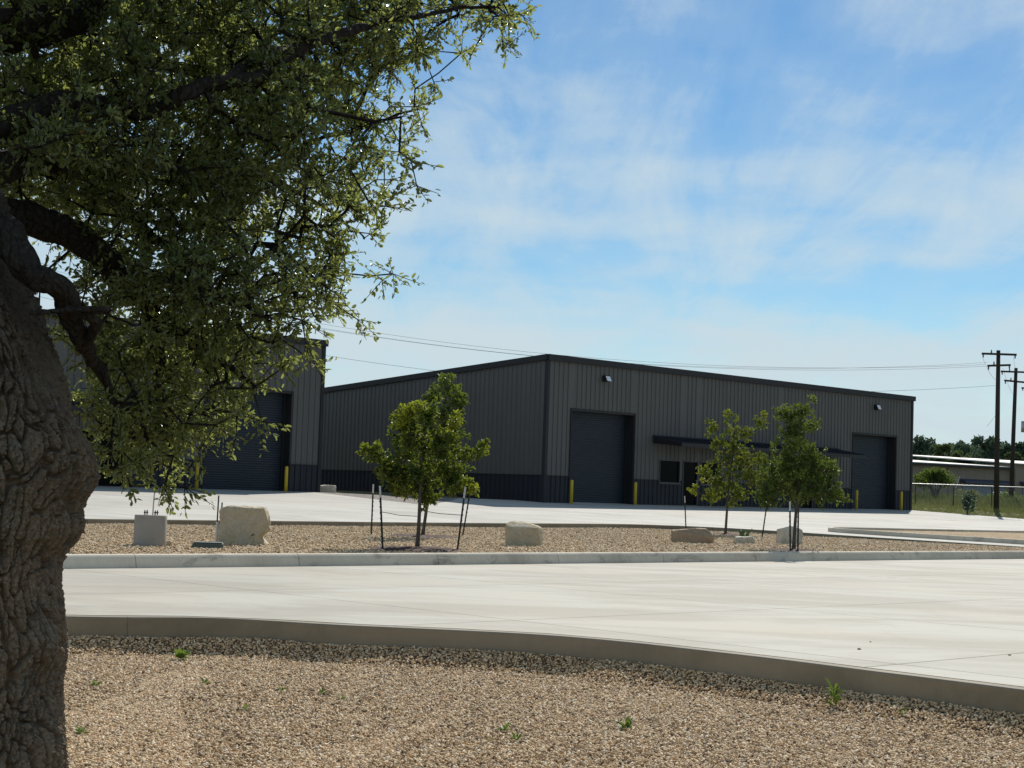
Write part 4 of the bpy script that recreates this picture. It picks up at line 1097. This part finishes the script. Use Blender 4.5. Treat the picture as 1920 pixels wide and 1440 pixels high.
young_tree((1360, 1003), GI, [(1336, 802, 20), (1342, 830, 24), (1370, 782, 16), (1372, 805, 20), (1375, 835, 24), (1400, 815, 22), (1422, 795, 18), (1432, 780, 10), (1390, 860, 36), (1322, 885, 22), (1304, 916, 14), (1352, 902, 40), (1402, 895, 38), (1425, 862, 20), (1336, 930, 22), (1382, 932, 30), (1424, 900, 18), (1352, 865, 22)],
           'loose open young oak with forked leader in front of the warehouse windows', M['leaf_young'], 23, (1378, 775), 440, (.05, .095))
young_tree((1488, 1031), GI, [(1521, 752, 10), (1500, 772, 26), (1470, 775, 22), (1486, 808, 36), (1520, 800, 18), (1478, 850, 46), (1522, 862, 38), (1452, 885, 36), (1540, 892, 32), (1492, 905, 60), (1562, 922, 22), (1586, 936, 10), (1440, 925, 32), (1530, 925, 32), (1562, 880, 20)],
           'tall dense dark young oak between two upright stakes at the right of the island', M['leaf_young_dark'], 24, (1505, 752), 700, (.045, .085))
# metal T stakes
def stake(top, bot, label, tipm=None, zg_=GI):
    p = ground(bot[0], bot[1], zg_); q_ = at(top[0], top[1], p.y)
    root = empty('tree_stake', (p.x, p.y, zg_ - .08)); tag(root, label, 'stake', 'dark metal tree stakes')
    d = q_ - Vector(root.location); L = d.length
    root.rotation_euler = d.to_track_quat('Z', 'Y').to_euler()
    mb = MB(); mb.box(-.020, .020, -.003, .003, 0, L - .22).box(-.003, .003, .003, .032, 0, L - .22)
    for k in range(int(L / .12)): mb.box(-.008, .008, -.012, -.003, .1 + k * .11, .13 + k * .11) if .13 + k * .11 < L - .25 else None
    mb.build('post', M['stake'], root)
    m2 = M['white'] if tipm else M['stake']
    t2 = MB(); t2.box(-.020, .020, -.003, .003, L - .22, L).box(-.003, .003, .003, .032, L - .22, L); t2.build('painted_tip', m2, root)
stake((701, 908), (697, 1003), 'upright stake left of the bushy tree, the farther of the left pair', 1)
stake((711, 911), (717, 1031), 'leaning stake left of the bushy tree, the nearer of the left pair', 1)
stake((874, 913), (858, 1033), 'leaning stake with white tip right of the bushy tree, nearer of the pair', 1)
stake((885, 906), (868, 1003), 'dark leaning stake right of the bushy tree, farther of the pair')
stake((1283, 930), (1286, 998), 'stake with white tip left of the open forked tree', 1)
stake((1441, 930), (1429, 1008), 'leaning stake with pale tip right of the open forked tree', 1)
stake((1480, 940), (1481, 1034), 'stake with white tip touching the left side of the dense dark tree', 1)
stake((1496, 945), (1495, 1034), 'dark stake just right of the dense dark tree trunk')
# guy straps
def strap(a, b_, za, D1_, D2_):
    A = at(*a, D1_); B = at(*b_, D2_)
    o = MB().tube([A, (A + B) / 2 - Vector((0, 0, .02)), B], .006, 6).build('tree_tie', M['hose'])
    return o
tag(strap((716, 960), (782, 968), 0, 30.4, 30.3), 'thin tie from the left stake to the bushy tree trunk', 'tie', 'tree ties')
tag(strap((866, 966), (783, 956), 0, 30.4, 30.3), 'thin tie from the white tipped stake to the bushy tree trunk', 'tie', 'tree ties')
# mulch rings
mm = stone_mat('mulch_red', (.085, .035, .025), (.05, .022, .016), (.14, .07, .05), 6)
def mulch(px, py, r_, label):
    p = ground(px, py, GI); mb = bmesh.new(); n1 = 26; n2 = 9
    rg = random.Random(int(px)); vs = []
    for a in range(n1):
        rr0 = r_ * (1 + rg.uniform(-.12, .12))
        for k in range(n2):
            t_ = k / (n2 - 1); x, y = math.cos(6.2832 * a / n1) * rr0 * t_, math.sin(6.2832 * a / n1) * rr0 * t_
            vs.append(mb.verts.new((x, y, .055 * (1 - t_ ** 4) + rg.uniform(-.012, .012) + gisl(p.x + x, p.y + y) - GI - .01)))
    for a in range(n1):
        for k in range(n2 - 1):
            i, j = a * n2 + k, ((a + 1) % n1) * n2 + k
            try: mb.faces.new((vs[i], vs[i+1], vs[j+1], vs[j]) if k else (vs[i], vs[i+1], vs[j+1]))
            except Exception: pass
    me = bpy.data.meshes.new('mulch'); mb.to_mesh(me); mb.free()
    o = link('mulch_ring', me, mm, None, (p.x, p.y, GI)); tag(o, label, 'mulch', 'mulch rings', 'stuff')
mulch(782, 1031, .95, 'dark red mulch ring around the bushy tree'); mulch(792, 1006, .95, 'dark red mulch ring around the tree behind the bushy one')
mulch(1360, 1003, .7, 'dark mulch ring around the open forked tree'); mulch(1488, 1032, .8, 'dark mulch ring around the dense dark tree')

# weeds in the near gravel
def weed(px, py, size, n_, label, zg_=.01, kind=0):
    p = ground(px, py, zg_); rg = np.random.default_rng(int(px * 7 + py))
    root = tag(empty('weed', (p.x, p.y, zg_)), label, 'weed', 'small weeds in the gravel')
    k = n_; az = rg.uniform(0, 6.28, k); el = rg.uniform(.15, 1.1, k) if kind == 0 else rg.uniform(.5, 1.4, k)
    D_ = np.stack([np.cos(az) * np.cos(el), np.sin(az) * np.cos(el), np.sin(el)], 1)
    h = rg.uniform(0, 1, k) * size * (.25 if kind == 0 else 1.3)
    P_ = np.stack([D_[:, 0] * .01, D_[:, 1] * .01, h + .005], 1)
    L_ = rg.uniform(.5, 1.0, k) * size; N_ = np.tile([[0, 0, 1.]], (k, 1)) + rg.normal(0, .3, (k, 3))
    link('leaves', leaves_mesh('leaves', P_, D_, N_, L_, L_ * (.42 if kind == 0 else .2), M['weed'], .1), None, root)
    MB().tube([(0, 0, 0), (.004, 0, size * (.5 if kind == 0 else 1.7))], .0025, 5).build('stem', M['weed'], root)
WDS = [(342, 1237, .09, 14, 'low green weed tuft just beyond the trunk by the kerb shadow', 0), (180, 1288, .05, 9, 'tiny weed close to the oak trunk', 0), (1430, 1296, .085, 16, 'green weed pair near the kerb shadow at right, left one', 0),
       (1412, 1291, .07, 10, 'small weed right behind the green pair near the kerb', 0), (1562, 1335, .10, 20, 'tallest spindly weed with narrow grey-green leaves', 1), (1700, 1354, .08, 16, 'leafy weed left of two at the lower right', 0),
       (1757, 1352, .08, 16, 'leafy weed right of two at the lower right', 0), (1175, 1368, .07, 14, 'bright round weed in the lower centre gravel', 0), (945, 1371, .05, 9, 'tiny weed left of the lower centre', 0),
       (968, 1391, .05, 9, 'tiny weed in the lowest middle of the gravel', 0), (1155, 1256, .06, 12, 'weed growing in the shaded strip under the kerb', 0), (640, 1312, .035, 7, 'sprig in the open gravel left of centre', 0),
       (152, 1378, .055, 12, 'round weed at the foot of the oak trunk', 0), (460, 1332, .04, 8, 'sprig of weed in the left gravel', 0), (604, 1303, .045, 9, 'small yellow-green weed in the middle left gravel', 0), (385, 1283, .045, 9, 'weed sprig below the low tuft near the trunk', 0), (528, 1296, .04, 8, 'faint sprig in gravel between left and centre', 0)]
for px, py, s_, n_, lab, kd in WDS: weed(px, py, s_ * 1.35, int(n_ * 1.4), lab, .01, kd)
# a bigger stone in the gravel and leaf litter on the driveway
def pebble_thing(name, px, py, zg_, s_, m, label, cat, seed):
    p = ground(px, py, zg_); bm = bmesh.new(); bmesh.ops.create_icosphere(bm, subdivisions=3, radius=s_)
    for v_ in bm.verts:
        v_.co *= 1 + .35 * mn.noise(v_.co * (2 / s_) + Vector((seed, 0, 0))); v_.co.z *= .55
    me = bpy.data.meshes.new(name); bm.to_mesh(me); bm.free()
    tag(link(name, me, m, None, (p.x, p.y, zg_ + s_ * .35)), label, cat)
pebble_thing('stone', 938, 1283, .01, .04, M['sandstone'], 'dark fist sized stone lying on the near gravel', 'stone', 1)
pebble_thing('dirt_clod', 1611, 1218, PZ, .017, M['sandstone'], 'small dark clod on the driveway at right', 'clod', 2)
pebble_thing('dirt_clod', 1632, 1204, PZ, .010, M['sandstone'], 'smaller dark speck of dirt behind the clod on the driveway', 'clod', 3)
pebble_thing('dirt_clod', 1893, 1229, PZ, .014, M['sandstone'], 'dark bit of debris at the far right of the driveway', 'clod', 4)

# ------------------------------------------------------------------ field beyond: grass, bush, fence, poles
def meadow():
    rg = np.random.default_rng(5); n_ = 26000
    s_ = 83.25 + rg.uniform(0, 1, n_) ** 1.5 * 60; q_ = rg.uniform(36, 86, n_)
    x = EX.x * s_ + NX.x * q_; y = EX.y * s_ + NX.y * q_
    kx = (x / y > .22) & (x / y < .40); x, y = x[kx], y[kx]
    z = np.array([gz(a, b_) for a, b_ in zip(x, y)]); n_ = len(x)
    patch = np.array([mn.noise(Vector((a * .22, b_ * .22, 0))) for a, b_ in zip(x, y)])
    kk = 5; P_ = np.repeat(np.stack([x, y, z], 1), kk, 0) + np.concatenate([rg.normal(0, .07, (n_ * kk, 2)), np.zeros((n_ * kk, 1))], 1)
    L_s = 2.0; D_ = unit(np.concatenate([rg.normal(0, .38, (n_ * kk, 2)), np.ones((n_ * kk, 1))], 1))
    near = np.repeat(np.clip((np.array([to_sq(a, b_)[0] for a, b_ in zip(x, y)]) - 83.2) / 14, .25, 1), kk)
    L_ = L_s * rg.uniform(.10, .40, n_ * kk) * near * (1 + .9 * np.repeat(patch, kk))
    me = leaves_mesh('meadow_grass', P_, D_, rg.normal(0, 1, P_.shape), np.clip(L_, .05, 1), np.full(len(L_), .028), M['grass'], 0)
    tag(link('meadow_grass', me), 'rough olive and straw coloured grass in the field beyond the pavement', kind='stuff')
meadow()
def far_tree(px, top_py, w_px, D, label, m, seed, zb=1.5, n_=2600, leaf=(.25, .5), stems=1, group='trees on the skyline behind the tan shed', name='tree', cat='tree', low=.15, crown_low=.25):
    rg = np.random.default_rng(seed); p = at(px, 900, D); root = empty(name, (p.x, D, zb)); tag(root, label, cat, group)
    h = at(px, top_py, D).z - zb; w = w_px * D / F / 2
    k = 18; C = []
    for i in range(k):
        a = rg.uniform(0, 6.28); rr0 = rg.uniform(0, .72) * w; hz = rg.uniform(crown_low, .86) * h
        C.append((rr0 * math.cos(a), rr0 * math.sin(a), hz, rg.uniform(.22, .40) * w * (1.15 - .4 * hz / h)))
    C.append((0, 0, h * .86, .25 * w))
    C = np.array(C); pick = rg.integers(0, len(C), n_)
    u_ = unit(rg.normal(0, 1, (n_, 3))); P_ = C[pick, :3] + u_ * (C[pick, 3:4] * rg.uniform(.55, 1.08, (n_, 1))) * np.array([[1, 1, .8]])
    P_ = P_[(P_[:, 2] > h * low) & (P_[:, 2] < h)]; n2 = len(P_)
    L_ = rg.uniform(leaf[0], leaf[1], n2)
    link('crown', leaves_mesh('crown', P_, rg.normal(0, 1, (n2, 3)), unit(rg.normal(0, .6, (n2, 3)) + [[0, 0, .8]]), L_, L_ * .7, m, .1), None, root)
    mb = MB()
    for sidx in range(stems):
        a = 6.28 * sidx / stems + .4; sp = 0 if stems == 1 else .35 * w
        mb.tube([(0, 0, -.1), (sp * .3 * math.cos(a), sp * .3 * math.sin(a), h * .3), (sp * math.cos(a), sp * math.sin(a), h * .75)], [.02 * h + .02, .015 * h + .015, .01], 8)
    mb.build('trunk' if stems == 1 else 'stems', M['bark_young'], root, True)
    return root
TR = [(1690, 812, 90, 215, 0, 'broad dark tree just right of the warehouse edge'), (1722, 806, 66, 205, 0, 'tall dark tree touching the warehouse edge on the skyline'), (1752, 824, 56, 200, 0, 'lower dark tree in the skyline dip'),
      (1772, 822, 52, 185, 1, 'yellow-green tree behind the shed, left of the thin post'), (1795, 836, 44, 178, 1, 'bright low tree behind the shed, right of the thin post'), (1800, 818, 70, 225, 0, 'dark tree behind the bright low one'),
      (1830, 810, 66, 220, 0, 'dark tree left of the utility pole with ragged top'), (1858, 806, 60, 215, 0, 'tall ragged dark tree right behind the nearer utility pole'), (1815, 848, 50, 180, 1, 'pale shrubby tree low behind the shed roof'),
      (1890, 822, 56, 220, 0, 'dark tree between the two utility poles'), (1918, 818, 60, 210, 0, 'dark tree at the right edge of the picture'), (1905, 840, 44, 185, 1, 'olive tree low beside the farther utility pole'), (1960, 812, 80, 215, 0, 'dark tree beyond the right edge'), (1730, 848, 50, 182, 0, 'short dark tree low behind the shed near the warehouse')]
for k, (px, ty, w, D, lt, lab) in enumerate(TR):
    far_tree(px, ty, w * 1.25, D, lab, M['leaf_far_light'] if lt else M['leaf_far'], 40 + k, n_=4200, leaf=(.2, .42), low=.02, crown_low=.08)
def far_wood():
    rg = np.random.default_rng(77); n_ = 26000; D = rg.uniform(232, 262, n_)
    px = rg.uniform(1640, 2080, n_); tops = 838 - 10 * np.array([mn.noise(Vector((p_ / 34, 0, 0))) for p_ in px]) - 5 * np.array([mn.noise(Vector((p_ / 9, 5, 0))) for p_ in px])
    P_ = np.array([[*(at(p_, t_, d_))] for p_, t_, d_ in zip(px, tops, D)])
    P_[:, 2] = 1.6 + (P_[:, 2] - 1.6) * rg.uniform(0, 1, n_) ** .6
    L_ = rg.uniform(.3, .6, n_)
    tag(link('distant_wood', leaves_mesh('distant_wood', P_, rg.normal(0, 1, (n_, 3)), unit(rg.normal(0, .6, (n_, 3)) + [[0, 0, .8]]), L_, L_ * .7, M['leaf_far'], .1)), 'continuous band of dark green woodland closing the horizon', kind='stuff')
far_wood()
far_tree(1754, 874, 92, 112, 'round bright green bush with many stems behind the wire fence', M['leaf_bush'], 71, zb=1.5, n_=4200, leaf=(.07, .16), stems=7, group='bushes in the field', name='bush', cat='bush', low=.3, crown_low=.5)
far_tree(1700, 925, 90, 122, 'low olive bush beside the warehouse end', M['grass'], 72, zb=1.5, n_=1500, leaf=(.08, .2), stems=3, group='bushes in the field', name='bush', cat='bush', low=.05)
far_tree(1822, 918, 70, 124, 'low ragged weeds clump in front of the blue shed door', M['grass'], 73, zb=1.45, n_=1800, leaf=(.08, .2), stems=4, group='bushes in the field', name='bush', cat='bush', low=.02, crown_low=.1)
far_tree(1880, 922, 80, 126, 'low yellow-green weeds between the two poles', M['weed'], 74, zb=1.45, n_=1800, leaf=(.08, .2), stems=4, group='bushes in the field', name='bush', cat='bush', low=.02, crown_low=.1)
fw = far_tree(1815, 925, 34, 93, 'tall roadside weed with white flowers at the pavement edge', M['leaf_far'], 75, zb=1.22, n_=420, leaf=(.08, .20), stems=5, group='bushes in the field', name='flowering_weed', cat='weed', low=.02, crown_low=.1)
mb = MB(); rs = random.Random(3)
for k in range(26):
    a, r_, h_ = rs.uniform(0, 6.28), rs.uniform(0, .5), rs.uniform(.25, 1.05)
    x, y = r_ * math.cos(a), r_ * math.sin(a) - .15; mb.box(x - .02, x + .02, y - .02, y + .02, h_, h_ + .035)
mb.build('flowers', M['flower'], fw)
# fence
fA = at(1690, 904, 104); fB = at(2000, 919, 104)
FZ = 1.40
fence = tag(empty('wire_fence', (fA.x, 104, FZ)), 'galvanised chain-link fence with a thin top rail in front of the bush', 'fence')
FL = fB.x - fA.x; zt = 2.90 - FZ; 
MB().tube([(0, 0, zt), (FL, 0, zt - .0)], .024, 8).build('top_rail', M['galv'], fence)
MB().tube([(0, 0, .1), (FL, 0, .1)], .006, 5).build('tension_wire', M['galv'], fence)
k = 0; xx = .9
while xx < FL:
    po = MB().tube([(xx, .035, -.3), (xx, .035, zt - .03)], .035, 10).build('post', M['stake'], fence); xx += 2.4
n_ = int(FL / .11); A = []; B = []
for k in range(n_):
    x = k * .11
    A.append((x, -.03, .05)); B.append((min(x + zt, FL), -.03, .05 + min(zt, FL - x)))
    A.append((x, -.024, .05)); B.append((max(x - zt, 0), -.024, .05 + min(zt, x)))
A = np.array(A); B = np.array(B)
tag(link('chain_link', prisms_mesh('chain_link', A, B, np.full(len(A), .0018), np.full(len(A), .0018), M['galv'], 3), None, fence), kind='stuff')
sg = at(1792, 893, 106); s2 = at(1784, 915, 106)
MB().tube([(s2.x - fA.x, 1.0, s2.z - FZ), (sg.x - fA.x, 1.0, sg.z - FZ)], .03, 6).build('brace', M['galv'], fence)

# utility poles
def utility_pole(px_b, py_b, px_t, py_t, D, label, arms, ext=True):
    b0 = at(px_b, py_b, D); t0 = at(px_t, py_t, D)
    root = tag(empty('utility_pole', (b0.x, D, b0.z)), label, 'utility pole', 'wooden utility poles at the right')
    d = t0 - b0; Lh = d.length
    MB().tube([(0, 0, -.6), tuple(d * .5), tuple(d)], [.165, .145, .118], 14).build('pole', M['pole'], root, True)
    for (f_, half, tilt, rz) in arms:
        c = d * f_
        arm = MB(); ax = Vector((math.cos(rz), math.sin(rz), tilt))
        e1 = c - ax * half; e2 = c + ax * half; u_ = Vector((0, 0, .06)); w_ = Vector((-math.sin(rz), math.cos(rz), 0)) * .05 ; o_ = Vector((0, -.17, 0))
        arm.hexa([e1 - w_ - u_ + o_, e2 - w_ - u_ + o_, e2 + w_ - u_ + o_, e1 + w_ - u_ + o_], [e1 - w_ + u_ + o_, e2 - w_ + u_ + o_, e2 + w_ + u_ + o_, e1 + w_ + u_ + o_])
        ao = arm.build('crossarm', M['pole'], root)
        for k, sgn in enumerate((-.92, .92, -.45)):
            q_ = c + ax * half * sgn + o_; dn = -1 if abs(sgn) > .9 else 1
            MB().tube([q_, q_ + Vector((0, 0, .10 * dn)), q_ + Vector((0, 0, .24 * dn))], [.03, .05, .03], 8).build('insulator', M['insul'], ao)
    return root, b0, d
P1, b1_, d1_ = utility_pole(1868, 959, 1872, 657, 98, 'nearer wooden utility pole standing at the pavement edge', [(.975, 1.03, 0, 0), (.905, .75, .08, .25)])
P2, b2_, d2_ = utility_pole(1895, 948, 1905, 690, 116, 'farther wooden utility pole behind the wire fence', [(.97, 1.1, 0, 0), (.90, .95, -.03, .3)])
P3, b3_, d3_ = utility_pole(1934, 944, 1944, 722, 136, 'wooden utility pole cut by the right edge of the picture', [(.97, 1.3, 0, 0), (.86, 1.0, 0, .3)])
tr_ = at(1922, 800, 135.5)
MB().tube([(tr_.x - b3_.x, -.3, tr_.z - b3_.z - .45), (tr_.x - b3_.x, -.3, tr_.z - b3_.z + .45)], .26, 14).build('transformer', M['galv'], P3, True)
# left off-frame pole carries the far end of the span
P0, b0_, d0_ = utility_pole(-70, 905, -62, 440, 84, 'utility pole beyond the left warehouse, hidden by the oak', [(.97, 1.03, 0, 0)])
def span(pts, D0, D1_, label, r_=.007, grp='overhead power lines'):
    xs_ = np.array([p[0] for p in pts], float); ys_ = np.array([p[1] for p in pts], float)
    co = np.polyfit(xs_, ys_, 2 if len(pts) > 2 else 1); out = []
    for k in range(41):
        t_ = k / 40; iD = (1 - t_) / D0 + t_ / D1_; x = xs_[0] + (xs_[-1] - xs_[0]) * t_
        out.append(at(x, np.polyval(co, x), 1 / iD))
    o = tag(MB().tube(out, r_, 5).build('power_line', M['wire']), label, 'wire', grp); return o
span([(-62, 455), (640, 615), (980, 658), (1250, 680), (1846, 684)], 84, 97.8, 'upper power line crossing behind both warehouses')
span([(-62, 470), (640, 625), (947, 663), (1285, 684), (1848, 688)], 84, 97.9, 'second power line just below the upper one')
span([(-62, 462), (640, 620), (1300, 688), (1852, 679)], 86, 98, 'topmost of the close lines where they reach the nearer pole', .006)
span([(-60, 520), (610, 668), (770, 688), (1300, 733), (1720, 731), (1866, 723)], 84, 97.9, 'lowest sagging cable above the right end of the roof', .008)
for (a, b_, da, db, lab) in (((1842, 669), (1866, 712), 98, 98, 'short slack lead from the left end of the top crossarm to the pole'),
                             ((1900, 669), (1907, 700), 98, 116, 'slack line from the nearer top crossarm to the farther pole'),
                             ((1880, 690), (1900, 740), 98, 116, 'slack line from the lower crossarm to the farther pole'),
                             ((1877, 760), (1895, 728), 98, 116, 'thin guy line rising between the two poles'),
                             ((1850, 800), (1866, 780), 98.2, 98, 'thin guy wire to the left of the nearer pole')):
    A_, B_ = at(*a, da), at(*b_, db)
    mid = (A_ + B_) / 2 - Vector((0, 0, .35 if 'slack' in lab else 0))
    o = MB(); pts = [A_ * (1-t_)**2 + mid * 2*t_*(1-t_) + B_ * t_*t_ for t_ in [k/10 for k in range(11)]]
    tag(o.tube(pts, .007, 5).build('power_line', M['wire']), lab, 'wire', 'overhead power lines')
q_ = at(1780, 830, 190); tag(MB().tube([(q_.x, 190, 1.6), (q_.x, 190, q_.z)], .12, 8).build('thin_post', M['pole']), 'thin dark post rising behind the shed roof', 'post')

# low tan building far right
def shed():
    a = at(1640, 940, 147); b_ = at(1893, 940, 157); a.z = b_.z = 1.45
    root = tag(empty('shed', a, math.atan2(b_.y - a.y, b_.x - a.x)), 'long low tan shed with white roof edge beyond the field', 'shed')
    L = (Vector((b_.x, b_.y)) - Vector((a.x, a.y))).length
    tan = painted('tan_wall', (.25, .205, .16), .8, .14); wht = painted('white_metal', (.50, .49, .45), .6, .08); blu = painted('blue_grey_door', (.20, .24, .28), .5); nav = painted('navy_canopy', (.05, .06, .10), .5)
    ht = 3.85
    k = 0
    npn = int(L / 1.2)
    for k in range(npn + 1):
        x0, x1 = k * 1.2 + .01, min((k + 1) * 1.2 - .01, L)
        if x1 - x0 > .1: MB().box(x0, x1, 0, .1, 0, ht).build('wall_panel', tan, root)
    MB().box(0, L, .11, 18, 0, ht - .02).build('body', tan, root)
    MB().hexa([(-.3, -.35, ht + .01), (L + .2, -.35, ht + .01), (L + .2, 18.3, ht + .95), (-.3, 18.3, ht + .95)], [(-.3, -.35, ht + .09), (L + .2, -.35, ht + .09), (L + .2, 18.3, ht + 1.03), (-.3, 18.3, ht + 1.03)]).build('roof', wht, root)
    MB().box(-.3, L + .2, -.42, -.355, ht - .16, ht + .02).build('gutter', M['trim'], root)
    # right wing, slightly taller
    MB().box(L + .05, L + 26, -.6, 17, 0, ht + .35).build('wing', tan, root)
    MB().hexa([(L - .2, -1.0, ht + .36), (L + 26, -1.0, ht + .36), (L + 26, 17.5, ht + 1.35), (L - .2, 17.5, ht + 1.35)], [(L - .2, -1.0, ht + .46), (L + 26, -1.0, ht + .46), (L + 26, 17.5, ht + 1.45), (L - .2, 17.5, ht + 1.45)]).build('wing_roof', wht, root)
    for u0, u1, yy in ((1800, 1882, 0.0), (1908, 1990, -.6)):
        x0 = (u0 - 1640) / (1893 - 1640) * L * 1.0; x1 = (u1 - 1640) / (1893 - 1640) * L
        d = MB()
        for j in range(6): d.box(x0, x1, yy - .08 + .006 * (j % 2), yy - .005, j * .37 + .01, j * .37 + .36)
        d.build('garage_door', blu, root)
        MB().hexa([(x0 - .4, yy - .8, 2.24), (x1 + .4, yy - .8, 2.24), (x1 + .4, yy, 2.35), (x0 - .4, yy, 2.35)], [(x0 - .4, yy - .8, 2.36), (x1 + .4, yy - .8, 2.36), (x1 + .4, yy, 2.62), (x0 - .4, yy, 2.62)]).build('awning', nav, root)
    MB().box(9.4, 9.6, -.12, -.005, 0, ht - .2).build('downpipe', tan, root)
shed()
